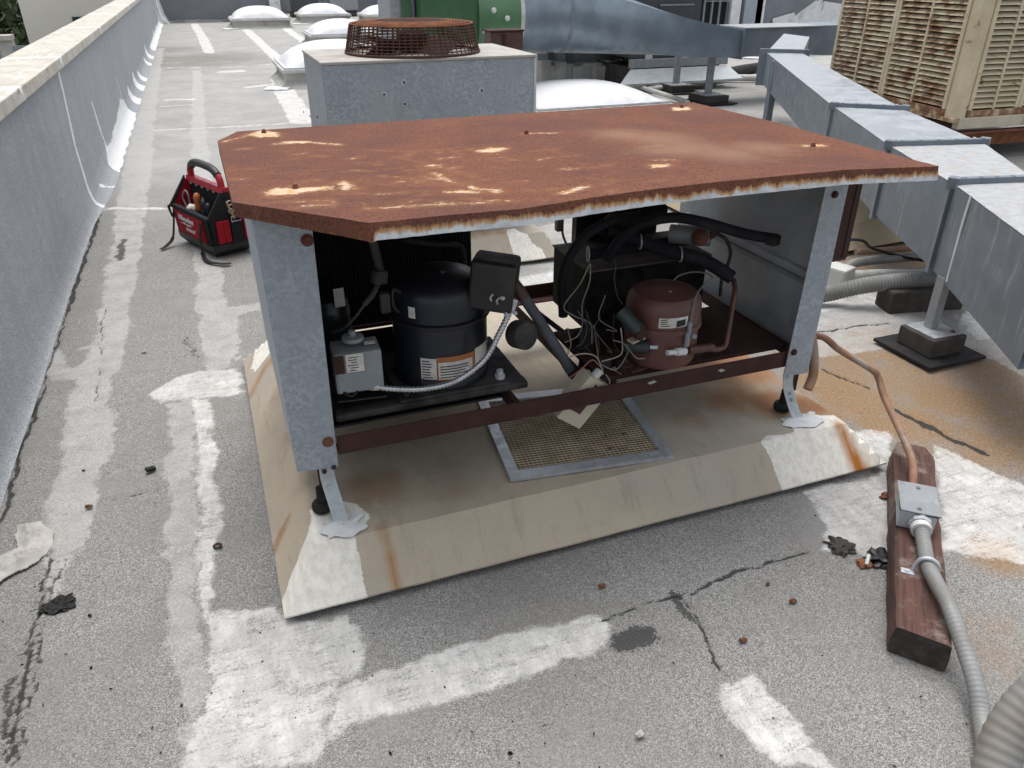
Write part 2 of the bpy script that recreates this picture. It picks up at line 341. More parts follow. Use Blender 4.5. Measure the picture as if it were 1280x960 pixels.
# ================================================================== SETTING
def granule(t, cs, sc):
    o = t.n('ShaderNodeTexVoronoi'); o.inputs['Scale'].default_value = sc; t.l(t.co, o.inputs['Vector'])
    sep = t.n('ShaderNodeSeparateColor'); t.l(o.outputs['Color'], sep.inputs[0])
    v = t.math('ADD', t.math('MULTIPLY', sep.outputs[0], .7), t.math('MULTIPLY', t.noise(sc*.5, 3, .7), .3))
    c = t.mix(t.ss(v, .15, .5), cs[0], cs[1]); c = t.mix(t.ss(v, .55, .85), c, cs[2]); return c, o.outputs['Distance']
def roof_material():
    t = NT('granulated roof sheet')
    c, gd = granule(t, ((.115, .113, .108), (.24, .236, .226), (.42, .415, .40)), 400)
    c = t.mix(t.ss(t.noise(2.2, 4, .65), .35, .7, 0, .6), c, (.20, .193, .178)); c = t.mix(t.ss(t.noise(14, 4, .7), .55, .75, 0, .35), c, (.15, .145, .135))
    c = t.mix(t.ss(t.noise(1.1, 4, .7), .52, .68, 0, .5), c, (.30, .30, .295))
    c = t.mix(t.ss(t.noise(45, 4, .75), .63, .70, 0, .6), c, (.09, .088, .085))
    g0 = c; st = t.attr('stain'); nz = t.noise(11, 4, .65); n2 = t.noise(120, 3, .7)
    c = t.mix(t.math('MULTIPLY', t.ss(t.math('ADD', st, t.math('MULTIPLY', t.math('SUBTRACT', nz, .5), .7)), .1, .75), .85), c, t.mix(t.ss(n2, .35, .65), (.21, .12, .058), (.33, .22, .12)))
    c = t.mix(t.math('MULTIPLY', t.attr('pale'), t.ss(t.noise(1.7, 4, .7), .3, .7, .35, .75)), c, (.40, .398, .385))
    dt = t.attr('dirt')
    c = t.mix(t.math('MULTIPLY', t.ss(t.math('ADD', dt, t.math('MULTIPLY', t.math('SUBTRACT', t.noise(3, 4, .7, t.map((.6, 2.5, 1))), .5), .9)), .2, .9), .55), c, (.13, .12, .10))
    wob = t.math('ADD', t.math('MULTIPLY', t.math('SUBTRACT', t.noise(16, 3, .6), .5), .05), t.math('MULTIPLY', t.math('SUBTRACT', n2, .5), .035))
    thn = t.ss(t.math('ADD', t.attr('thin'), wob), -.006, .012)
    thn = t.math('MULTIPLY', thn, t.ss(t.noise(9, 4, .7), .25, .7, .35, .85))
    c = t.mix(thn, c, t.mix(.4, t.mix(t.ss(n2, .3, .7), (.44, .435, .42), (.62, .615, .60)), g0))
    thk = t.ss(t.math('ADD', t.attr('thick'), wob), -.006, .016)
    brush = t.noise(7, 5, .75, t.map((1.2, 6, 1), (0, 0, .5)))
    worn = t.ss(t.math('ADD', t.math('MULTIPLY', t.noise(150, 3, .8), .6), t.math('ADD', t.math('MULTIPLY', nz, .3), t.math('MULTIPLY', brush, .5))), .68, .86, 1, .2)
    thk = t.math('MULTIPLY', thk, worn)
    wc = t.mix(t.ss(t.noise(30, 4, .7, t.map((1, .35, 1))), .35, .65), (.80, .795, .775), (.60, .595, .575))
    wc = t.mix(t.ss(brush, .4, .65, 0, .5), wc, (.62, .61, .58))
    wc = t.mix(.25, wc, g0); wc = t.mix(t.ss(st, .3, .9, 0, .5), wc, (.50, .40, .30))
    c = t.mix(t.math('MULTIPLY', thk, t.ss(t.noise(3.5, 4, .7), .35, .65, .72, 1)), c, wc)
    dk = t.ss(t.math('ADD', t.attr('dark'), t.math('MULTIPLY', t.math('SUBTRACT', n2, .5), .06)), -.002, .006)
    c = t.mix(t.math('MULTIPLY', dk, .85), c, (.045, .045, .045))
    ck = t.ss(t.math('ADD', t.attr('crack'), t.math('MULTIPLY', t.math('SUBTRACT', n2, .5), .012)), -.001, .003)
    c = t.mix(t.math('MULTIPLY', ck, .9), c, (.035, .034, .032))
    t.col(c); t.rough(.92); t.spec(.15)
    h = t.math('ADD', t.math('MULTIPLY', gd, -.6), t.math('MULTIPLY', thk, .5)); h = t.math('ADD', h, t.math('MULTIPLY', n2, .6)); t.bump(h, .6, .004)
    return t.m
def axis(segs):
    out = []
    for a, b, s0, s1 in segs:
        x = a; s = s0; L = b-a
        while x < b-1e-6:
            out.append(x); f = (x-a)/L; x += s0+(s1-s0)*f
    out.append(segs[-1][1]); return np.array(out)
gx = axis([(-1.1, -.95, .05, .02), (-.95, 2.4, .0105, .0105), (2.4, 5, .012, .05), (5, 24, .06, .5)])
gy = axis([(-4, .5, .3, .03), (.5, 4.0, .0105, .0105), (4.0, 8, .012, .05), (8, 34, .05, .22), (34, 46, .3, .8)])
GX, GY = np.meshgrid(gx, gy); X = GX.ravel(); Y = GY.ravel()
pert = lambda s, a, o=0: (fbm(X*s+o, Y*s+o+5)-.47)*a
Xp = X+pert(5, .09)+pert(22, .035)+pert(60, .015, 11); Yp = Y+pert(5, .09, 40)+pert(22, .035, 60)+pert(60, .015, 77)
thick = Mask(Xp, Yp); thin = Mask(Xp, Yp); dark = Mask(Xp, Yp); crack = Mask(X+pert(12, .05), Y+pert(12, .05, 9)); stain = Mask(X, Y, 0); dirt = Mask(X, Y, 0)
for P in ([(232, 965), (243, 900), (258, 840), (272, 768), (345, 757), (370, 775), (440, 765), (468, 800), (452, 832), (420, 852), (402, 892), (400, 965)],
          [(398, 912), (414, 860), (470, 832), (560, 806), (660, 785), (738, 764), (755, 776), (762, 800), (742, 815), (690, 836), (620, 857), (540, 877), (470, 897), (400, 930)],
          [(890, 845), (935, 834), (962, 860), (1000, 905), (1048, 965), (965, 965), (930, 910), (897, 868)],
          [(188, 492), (212, 472), (250, 466), (297, 460), (300, 490), (282, 497), (232, 499), (200, 504)],
          [(240, 500), (267, 498), (274, 600), (279, 762), (262, 790), (250, 720), (246, 600)],
          [(1012, 615), (1045, 606), (1095, 588), (1140, 575), (1150, 690), (1090, 705), (1055, 690), (1012, 694), (1030, 655)],
          [(1165, 556), (1200, 566), (1290, 612), (1290, 705), (1180, 688)], [(1000, 560), (1060, 545), (1112, 540), (1112, 580), (1040, 600)],
          [(1205, 385), (1240, 420), (1215, 425), (1195, 400)],
          [(600, 352), (700, 338), (700, 356), (600, 374)], [(640, 372), (700, 360), (700, 376), (640, 380)],
          [(1010, 360), (1120, 362), (1118, 378), (1020, 390)]):
    thick.poly(gp(P))
for P in ([(206, 505), (240, 500), (254, 760), (262, 830), (246, 900), (234, 965), (216, 800), (207, 640)],
          [(241, 88), (252, 88), (258, 170), (275, 290), (284, 400), (292, 462), (249, 466), (246, 400), (243, 300), (238, 160)],
          [(262, 388), (325, 378), (325, 388), (296, 394), (292, 460), (305, 440), (262, 460)],
          [(150, 240), (186, 240), (172, 330), (162, 400), (148, 470), (136, 560), (105, 690), (62, 702), (58, 620), (75, 560), (95, 480), (122, 400), (136, 320)],
          [(95, 690), (60, 760), (50, 700)], [(165, 130), (195, 130), (188, 240), (150, 240)], [(190, 60), (205, 60), (196, 130), (170, 130)],
          [(1000, 380), (1110, 375), (1180, 400), (1130, 430), (1010, 450)], [(1190, 390), (1280, 440), (1280, 470), (1200, 430)],
          [(620, 300), (720, 270), (800, 300), (760, 400), (600, 420)], [(700, 100), (900, 130), (780, 140), (690, 130)]):
    thin.poly(gp(P))
for P, wd in (([(142, 262), (207, 261)], .035), ([(195, 163), (300, 158), (400, 152)], .035), ([(200, 133), (242, 131)], .03), ([(206, 125), (240, 124)], .06),
              ([(203, 85), (290, 84), (372, 78)], .05), ([(262, 118), (330, 113), (392, 110)], .02), ([(207, 79), (290, 77)], .03), ([(250, 65), (325, 62)], .03), ([(252, 55), (308, 53)], .03), ([(365, 47), (405, 45)], .03), ([(280, 90), (300, 89)], .12),
              ([(312, 109), (336, 106)], .09), ([(300, 30), (322, 50), (345, 72), (372, 100)], .12), ([(350, 30), (385, 56)], .12), ([(350, 108), (372, 138), (380, 152)], .16), ([(385, 42), (395, 41), (398, 36)], .12), ([(243, 30), (252, 45), (262, 66)], .12)):
    thick.line(gp(P), wd)
thick.poly(gp([(352, 84), (366, 92), (362, 104), (338, 106), (340, 92)]))
for P, wd in (([(110, 262), (150, 262)], .02), ([(56, 440), (60, 455), (80, 466), (125, 468)], .025), ([(100, 437), (125, 432)], .012)):
    thin.line(gp(P), wd*2)
for P, wd in (([(750, 775), (800, 758), (850, 743), (905, 726), (960, 705), (1012, 690)], .0058), ([(848, 745), (866, 765), (884, 795), (906, 836)], .0058),
              
              ([(130, 385), (128, 430), (120, 500)], .004), ([(1118, 512), (1160, 532), (1195, 552), (1232, 569)], .014), ([(1030, 460), (1050, 470), (1085, 485)], .008),
              ([(78, 700), (66, 740), (58, 790), (50, 830), (40, 880), (20, 950)], .004), ([(60, 700), (52, 760), (40, 820), (28, 870), (10, 950)], .006), ([(220, 530), (240, 522)], .003),
              ([(130, 625), (200, 612)], .003), ([(1020, 415), (1060, 408), (1110, 402)], .008), ([(700, 800), (740, 790)], .002)):
    crack.line(gp(P), wd+.0005)
for ya, yb, wd in ((6.3, 5.6, .016), (5.6, 4.9, .010), (4.9, 4.35, .012), (4.35, 3.3, .006), (3.3, 2.9, .009), (2.9, 2.2, .009)):
    crack.line([(-.866+random.uniform(-.006, .006), ya), (-.862, (ya+yb)/2), (-.866+random.uniform(-.006, .006), yb)], wd)
for k in range(26):
    f = k/25; xa = 80-f*62; yy = 700+f*255; xb = xa-18-random.random()*14
    crack.line(gp([(xa, yy), ((xa+xb)/2, yy+random.uniform(-6, 6)), (xb, yy+random.uniform(-7, 7))]), .0035)
for k in range(70):      # short dark scuffs where granules are gone
    px, py = random.uniform(0, 1280), random.uniform(240, 955); q = gp([(px, py)])[0]; a = random.uniform(-.5, .5)
    L = random.uniform(.005, .03); dark.line([q, (q[0]+L*math.cos(a), q[1]+L*math.sin(a))], random.uniform(-.004, .004))
dark.poly(gp([(764, 790), (785, 782), (812, 785), (828, 797), (806, 806), (782, 812), (766, 805)]))
dark.line(gp([(848, 748), (864, 770)]), .015); dark.line(gp([(20, 850), (8, 940)]), .012); dark.line(gp([(98, 470), (92, 500)]), .0)
dark.line(gp([(150, 300), (146, 325)]), .02); dark.line(gp([(236, 420), (240, 450)]), .006)
for c, r, v in (((1190, 500), .22, .9), ((1120, 450), .2, .6), ((1070, 500), .2, .95), ((1040, 480), .2, .9), ((1235, 560), .25, .7), ((1250, 500), .25, .6), ((1200, 440), .2, .75), ((1100, 530), .12, .9), ((1180, 540), .2, .5), ((1090, 420), .25, .6), ((1240, 690), .12, .8), ((1230, 800), .2, .35), ((1060, 345), .4, .7), ((1130, 320), .5, .6), ((1150, 480), .45, .62), ((1060, 450), .4, .6), ((1240, 470), .5, .55), ((1270, 540), .4, .6), ((1150, 530), .25, .7), ((1025, 520), .12, .9)):
    stain.blob(gp([c])[0], r, v)
for c, r, v in (((240, 75), 2.0, .9), ((210, 62), 1.2, .8), ((330, 75), 2.5, .4), ((940, 110), 1.5, .6), ((900, 110), 1.2, .5), ((260, 560), .5, .35), ((170, 330), .3, .3), ((1000, 140), 1.0, .5), ((660, 780), .5, .3)):
    dirt.blob(gp([c])[0], r, v)
Z = pert(1.5, .012)+pert(7, .006, 3)+pert(40, .0025, 8)
Z = Z+.0025*np.clip((thick.v+.004)/.012, 0, 1)-.007*np.clip((crack.v+.003)/.006, 0, 1)
def bump_line(P, wd, h):
    global Z; Z = Z+h*np.exp(-(seg_dist(X, Y, gp(P))/wd)**2)
bump_line([(750, 773), (850, 740), (960, 702)], .03, .006); bump_line([(130, 622), (205, 610)], .02, .005); bump_line([(150, 240), (100, 480), (60, 690)], .05, .006); bump_line([(250, 290), (240, 500), (245, 800)], .06, .005)
bump_line([(70, 690), (50, 800), (10, 950)], .03, .01)
nx, ny = len(gx), len(gy); idx = np.arange(nx*ny).reshape(ny, nx)
F = np.stack([idx[:-1, :-1], idx[:-1, 1:], idx[1:, 1:], idx[1:, :-1]], -1).reshape(-1, 4).tolist()
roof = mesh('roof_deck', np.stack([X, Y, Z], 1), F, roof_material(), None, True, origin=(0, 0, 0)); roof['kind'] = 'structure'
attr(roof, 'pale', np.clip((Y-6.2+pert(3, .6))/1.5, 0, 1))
for n_, m_ in (('thick', thick), ('thin', thin), ('dark', dark), ('crack', crack), ('stain', stain), ('dirt', dirt)): attr(roof, n_, m_.v)
# building body below the roof, and the street far below
fac = box('building_facade', -1.22, 24, -4, 46, -6.0, -.12, MT['stucco']); tag(fac, 'plain stucco body of the building carrying the roof', 'building')
st_ = mesh('street_ground', [(-300, -100, -6), (300, -100, -6), (300, 400, -6), (-300, 400, -6)], [[0, 1, 2, 3]], MT['asphalt'], None, origin=(0, 0, -6)); st_['kind'] = 'structure'

# ------------------------------------------------------------------ parapet along the left
def wall_material():
    t = NT('blue grey mineral sheet on parapet')
    c, gd = granule(t, ((.18, .19, .203), (.33, .343, .362), (.50, .515, .535)), 330)
    c = t.mix(t.ss(t.noise(3, 7, .65, t.map((1, 3, .3))), .4, .7, 0, .5), c, (.26, .275, .295)); c = t.mix(t.ss(t.noise(1.1, 6, .7), .5, .7, 0, .4), c, (.37, .385, .405))
    wob = t.math('MULTIPLY', t.math('SUBTRACT', t.noise(35, 5, .7), .5), .03)
    wh = t.ss(t.math('ADD', t.attr('thick'), wob), -.002, .006); c = t.mix(wh, c, t.mix(t.ss(t.noise(40, 5), .35, .65), (.76, .76, .76), (.62, .63, .63)))
    ck = t.ss(t.attr('crack'), -.001, .002); c = t.mix(ck, c, (.03, .03, .032))
    t.col(c); t.rough(.9); t.spec(.15); t.bump(t.math('ADD', t.math('MULTIPLY', gd, -.6), t.math('MULTIPLY', wh, .7)), .5, .004); return t.m
pw = thing('parapet_wall', 'long blue grey sheeted parapet wall with pale coping along the left roof edge', 'wall', (-1.05, 12, 0))
prof = [(-.800, .004)]+[(-.805-.1*math.sin(a)**1.2, .004+.11*(1-math.cos(a))**1.0) for a in np.linspace(.2, math.pi/2, 7)]+[(-.912-.012*k/16, .13+(.975-.13)*k/16) for k in range(17)]
py_ = axis([(-3.5, .8, .3, .05), (.8, 8, .03, .045), (8, 16, .05, .1), (16, 45, .1, .4)]); npf = len(prof)
V = np.array([(x, y, z) for y in py_ for x, z in prof]); kf = np.clip((V[:, 1]-6.0)/1.2, 0, 1); lo_ = V[:, 2] < .125; V[lo_, 0] = -.912+(V[lo_, 0]+.912)*(.35+.65*kf[lo_]); V[:, 0] += (fbm(V[:, 1]*1.2, V[:, 2]*2)-.47)*.02
S = np.tile(np.r_[0, np.cumsum(np.hypot(np.diff([p[0] for p in prof]), np.diff([p[1] for p in prof])))], len(py_))  # arc length up from the roof
F = [[j*npf+i, j*npf+i+1, (j+1)*npf+i+1, (j+1)*npf+i] for j in range(len(py_)-1) for i in range(npf-1)]
wallf = mesh('mineral_sheet', V, F, wall_material(), pw, True)
YY = V[:, 1]; nzw = (fbm(YY*8, S*8)-.47); mk = Mask(YY+nzw*.06, S+(fbm(YY*8+9, S*8)-.47)*.06); ckw = Mask(YY+nzw*.02, S)
mk.line([(6.55, 1.15), (6.48, .75), (6.42, .5), (6.4, .25), (6.46, .05), (6.46, 0)], .038)
mk.line([(7.9, .62), (7.95, .4), (8.1, .2)], .03); mk.poly([(7.6, 0), (7.75, .13), (8.0, .2), (8.4, .18), (9.6, .22), (10.4, .3), (10.9, .22), (11.0, 0)])
mk.line([(10.6, .5), (10.8, .2)], .03); mk.line([(6.9, .12), (7.1, .0)], .02)
for yb in (12.0, 13.4, 14.4, 16.7, 18.1, 20.9, 23, 25.1, 27.5): rr_ = random.uniform(.5, 1.2); mk.poly([(yb-.3*rr_, 0), (yb-.25*rr_, .2*rr_), (yb-.1, .25*rr_), (yb+.15, .12), (yb+.2, 0)], .03*rr_)
mk.poly([(19.5, 0), (19.5, .14), (28.8, .18), (28.8, 0)]); mk.poly([(28.2, 0), (28.3, 1.2), (30, 1.2), (30, 0)])
for yb in (1.9, 11.3, 17, 18.2, 19.4, 20.6, 21.9, 23.4): ckw.line([(yb, .1), (yb-.05, 1.1)], .009)
ckw.line([(2.2, .05), (6.2, .05)], .004)
attr(wallf, 'thick', mk.v); attr(wallf, 'crack', ckw.v)
box('core', -1.21, -.935, -3.5, 45, -.11, .97, MT['stucco'], pw)
def coping_material():
    t = NT('weathered pale concrete coping')
    c = t.mix(t.ss(t.noise(5, 7, .65), .35, .65), (.50, .47, .41), (.40, .37, .315)); c = t.mix(t.ss(t.noise(8, 8, .7, t.map((3, .5, 1))), .5, .62, 0, .75), c, (.55, .54, .51))
    c = t.mix(t.ss(t.noise(14, 8, .75, t.map((2.5, .6, 1))), .58, .66, 0, .75), c, (.17, .15, .125)); c = t.mix(t.ss(t.noise(60, 4), .66, .72), c, (.12, .1, .085))
    t.col(c); t.rough(.9); t.bump(t.noise(70, 7, .7), .5, .003); return t.m
MT['coping'] = coping_material()
edges = [-3.5, -.6, 2.0, 4.95, 6.6, 9.9, 12.6, 15.4, 18.2, 21.0, 23.8, 26.6, 29.4]
for a, b in zip(edges[:-1], edges[1:]):
    dz = dx = 0
    box('coping_stone', -1.262+dx, -.897+dx, a+.0012, b-.0012, .968+dz, 1.04+dz, MT['coping'], pw, .006)
for yb, wd in ((4.95, .05), (6.6, .035), (9.9, .06), (12.6, .05), (15.4, .06)):      # brushed sealant bands over the joints
    V, F = grid(10, 4, lambda u, v: (0, 0, 0)); pts = [(-.8965, .972), (-.8965, 1.0), (-.8975, 1.0375), (-.91, 1.0405), (-.98, 1.0405), (-1.05, 1.0405), (-1.12, 1.0405), (-1.19, 1.0405), (-1.25, 1.0405), (-1.2615, 1.038)]
    V = [(pts[i][0]+(.0025 if j in (1, 2) and i < 3 else (-.001 if i < 3 else 0)), yb+(j/3-.5)*2*wd+random.uniform(-.016, .016), pts[i][1]+(.0025 if j in (1, 2) and i > 1 else (-.001 if i > 1 else 0))) for j in range(4) for i in range(10)]
    mesh('sealant_band', V, F, MT['coating'], pw, True)
# far end wall
ew = thing('end_parapet_wall', 'slate grey end wall closing the far end of the roof behind the skylights', 'wall', (1.0, 29.8, 0))
box('wall_panel', -.92, 2.9, 29.5, 29.75, 0, 1.25, MT['slate_wall'], ew, .01); box('coping_cap', -.96, 2.95, 29.44, 29.8, 1.25, 1.32, MT['frame_white'], ew, .01)
loft('coated_fillet', [[(-.9, 29.5, 0), (-.6, 29.5, 0), (-.72, 29.5, .25), (-.9, 29.5, 1.2)], [(-.9, 28.9, 0), (-.62, 28.9, 0), (-.8, 28.9, .16), (-.9, 28.9, .5)]], MT['coating'], ew)
box('coated_pier', 2.55, 2.9, 29.3, 29.49, 0, 1.3, MT['coating'], ew, .03)
bm = bmesh.new()
for k in range(14): bm_box(bm, (-.8+.26*k, 29.46, .03), (.27, .09, .06+random.random()*.05), eul(random.uniform(-8, 8), random.uniform(-8, 8), random.uniform(-8, 8)), .015)
bm_obj('base_flashing', bm, MT['dirty_coat'], ew)

# ------------------------------------------------------------------ skylights
def skylight(cx, cy, sx, sy, label, h=.26, dh=.18):
    t = thing('skylight', label, 'skylight', (cx, cy, 0), 'white acrylic dome skylights on the roof')
    bm = bmesh.new()
    a = [(cx-sx/2-.1, cy-sy/2-.1, 0), (cx+sx/2+.1, cy-sy/2-.1, 0), (cx+sx/2+.1, cy+sy/2+.1, 0), (cx-sx/2-.1, cy+sy/2+.1, 0)]
    b = [(cx-sx/2+.02, cy-sy/2+.02, h*.35), (cx+sx/2-.02, cy-sy/2+.02, h*.35), (cx+sx/2-.02, cy+sy/2-.02, h*.35), (cx-sx/2+.02, cy+sy/2-.02, h*.35)]
    c = [(p[0], p[1], h-.05) for p in b]; loft('curb', [a, b, c], MT['dirty_coat'], t)
    box('frame', cx-sx/2-.03, cx+sx/2+.03, cy-sy/2-.03, cy+sy/2+.03, h-.05, h, MT['frame_white'], t, .008)
    box('retainer', cx-sx/2, cx+sx/2, cy-sy/2, cy+sy/2, h, h+.025, MT['zinc'], t, .008)
    n = 25
    def f(u, v):
        x, y = 2*u-1, 2*v-1; return (cx+x*(sx/2-.05), cy+y*(sy/2-.05), h+.02+dh*sx*((1-abs(x)**2.4)*(1-abs(y)**2.4))**.62)
    V, F = grid(n, n, f); mesh('dome', V, F, MT['glass_dome'], t, True)
    bm = bmesh.new()
    for k in range(5): bm_box(bm, (cx-sx/2-.1+random.uniform(-.05, .12), cy-sy/2-.08+k*.03, .012+.0017*k), (.34, .2, .025), eul(0, 0, random.uniform(-40, 40)), .01)
    bm_obj('coating_patch', bm, MT['coating'], t)
    return t
skylight(1.95, 26.4, 1.65, 1.5, 'dome skylight at the far left, just in front of the slate end wall')
skylight(4.05, 28.0, 1.55, 1.5, 'dome skylight in the farthest row, second from the left')
skylight(5.85, 27.0, 1.4, 1.4, 'small far dome skylight left of the green fan housing')
skylight(3.2, 19.6, 1.5, 1.4, 'dome skylight directly behind the rusty fan guard, middle distance')
skylight(2.05, 13.3, 1.75, 1.5, 'dome skylight half hidden behind the top left corner of the galvanized fan cabinet')
skylight(4.05, 8.55, 1.6, 1.5, 'nearest dome skylight, showing just above the back edge of the rusted top sheet', .26, .10)
skylight(11.2, 14.4, 1.6, 1.4, 'dome skylight behind the grey cross duct at the upper right')

# ------------------------------------------------------------------ beyond the parapet: neighbouring building, low roof, trees
nb = thing('neighbour_building', 'plain beige stucco building with a green shutter beyond the parapet', 'building', (-4, 30, -6))
p0 = at(22, 0, Y=24); 
box('wall', p0[0], -1.6, 24, 34, -6, 6, MT['stucco'], nb)
q0 = at(90, 21, Y=24); q1 = at(112, 36, Y=24); box('shutter', q0[0], q1[0], 23.94, 23.998, q1[2], q0[2], MT['teal'], nb, .01)
lr = thing('low_neighbour_roof', 'low tan roof with pale curb just outside the parapet', 'building', (-6, 14, -6))
box('wall', -9, -3.1, 8, 16, -6, -1.2, MT['stucco'], lr); box('tan_roof', -8.8, -3.3, 8.2, 15.8, -1.199, -1.15, MT['tan_roof'], lr)
for nm, (a, b, c, d) in (('roof_curb', (-3.35, -3.1, 8, 16)), ('roof_curb', (-9, -3.35, 15.75, 16))): box(nm, a, b, c, d, -1.199, -.98, MT['frame_white'], lr, .02)
lw = thing('low_boundary_wall', 'low pale blue boundary wall in front of the trees at upper left', 'wall', (-8, 22, -6))
box('wall', -14, p0[0]-.02, 22, 22.3, -6, .12, MT['frame_white'], lw); box('coping_cap', -14, p0[0]-.01, 21.9, 22.4, .12, .22, MT['coping'], lw)
for k in range(4): box('panel', -7.2+k*1.1, -6.4+k*1.1, 21.95, 21.998, -.6, .0, MT['galv_dull'], lw)
def leaf_mat(name, a, b):
    t = NT(name); o = t.n('ShaderNodeObjectInfo'); g = t.n('ShaderNodeNewGeometry')
    t.col(t.mix(g.outputs['Random Per Island'], a, b)); t.rough(.6); return t.m
MT['foliage'] = leaf_mat('tree leaves', (.03, .06, .018), (.08, .11, .035))
def tree(name, cx, cy, h, r, label):
    t = thing(name, label, 'tree', (cx, cy, -6), 'trees beyond the parapet')
    tube('trunk', [(cx, cy, -6), (cx+.1, cy, -6+h*.35), (cx-.05, cy+.1, -6+h*.7)], list(np.linspace(.22, .09, 17)), MT['bark'], t)
    V = []; F = []
    for k in range(4200):
        d = rng.normal(size=3); d /= np.linalg.norm(d); rr = r*(rng.random()**.35)*(.75+.5*vnoise(np.array([d[0]*2+5+cx]), np.array([d[1]*2+d[2]*2+9]))[0])
        c = np.array([cx, cy, -6+h*.68])+d*rr*np.array([1, 1, 1.15]); u = rng.normal(size=3); u /= np.linalg.norm(u); v = np.cross(u, rng.normal(size=3)); v /= np.linalg.norm(v); s = rng.uniform(.07, .17)
        i = len(V); V += [c-u*s, c+v*s*.5, c+u*s, c-v*s*.5]; F.append([i, i+1, i+2, i+3])
    mesh('crown', V, F, MT['foliage'], t)
tx = at(8, 15, Y=29)[0]
tree('broadleaf_tree', tx-.3, 29, 9.6, 2.5, 'dark green tree at the top left corner, nearest the beige building')
tree('broadleaf_tree', tx-4.2, 30, 10.0, 2.7, 'dark green tree at the far top left, left of its neighbour')
tree('broadleaf_tree', tx-1.5, 34, 11.5, 3.2, 'taller dark green tree standing behind the other two')
# ================================================================== SHEET METAL BASES (hipped caps the units stand on)
def base_material():
    t = NT('weathered tan painted sheet')
    c = t.mix(t.ss(t.noise(3, 5, .6), .35, .65), (.45, .385, .29), (.385, .335, .265)); c = t.mix(t.ss(t.noise(1.6, 4), .45, .65, 0, .6), c, (.37, .345, .30))
    c = t.mix(t.ss(t.noise(260, 2, .7), .52, .7, 0, .35), c, (.2, .19, .17)); c = t.mix(t.ss(t.noise(400, 2), .6, .7, 0, .4), c, (.46, .45, .42))
    n1 = t.noise(14, 5, .65); n2 = t.noise(90, 4, .7)
    c = t.mix(t.math('MULTIPLY', t.ss(t.math('ADD', t.attr('grime'), t.math('MULTIPLY', t.math('SUBTRACT', n1, .5), .6)), .2, .9), .5), c, (.19, .145, .10))
    sv = t.math('ADD', t.attr('stain'), t.math('MULTIPLY', t.math('SUBTRACT', n1, .5), .5))
    c = t.mix(t.ss(t.noise(6, 6, .75, t.map((3, .6, .6))), .52, .72, 0, .45), c, (.24, .2, .15)); c = t.mix(t.ss(t.noise(38, 5, .75), .62, .72, 0, .4), c, (.5, .46, .39))
    c = t.mix(t.ss(sv, .15, .8, 0, .85), c, t.mix(t.ss(sv, .5, 1.0), (.33, .19, .09), (.27, .105, .035)))
    wob = t.math('MULTIPLY', t.math('SUBTRACT', n2, .5), .02); wh = t.ss(t.math('ADD', t.attr('thick'), wob), -.001, .004)
    wc = t.mix(t.ss(t.noise(50, 5, .7, t.map((1, .25, 1), (0, 0, .5))), .35, .65), (.78, .76, .69), (.66, .63, .56)); wc = t.mix(t.attr('orange'), wc, (.36, .13, .02)); wc = t.mix(t.ss(n1, .5, .75, 0, .5), wc, (.48, .44, .36))
    c = t.mix(wh, c, wc)
    t.spec(.2); t.col(c); t.rough(.75); t.bump(t.math('ADD', t.math('MULTIPLY', wh, 1.4), t.math('MULTIPLY', n2, .5)), .5, .003); return t.m
MT['base'] = base_material()
BX0, BX1, BY0, BY1, BZ0, BZ1, BD = -.035, 2.075, 1.665, 3.36, .032, .16, .115
def base_z(x, y, ox=0, oy=0):
    x = x-ox; y = y-oy
    d = np.minimum(np.minimum(x-BX0, BX1-x), np.minimum(y-BY0, BY1-y)); return BZ0+(BZ1-BZ0)*np.clip(d/BD, 0, 1)
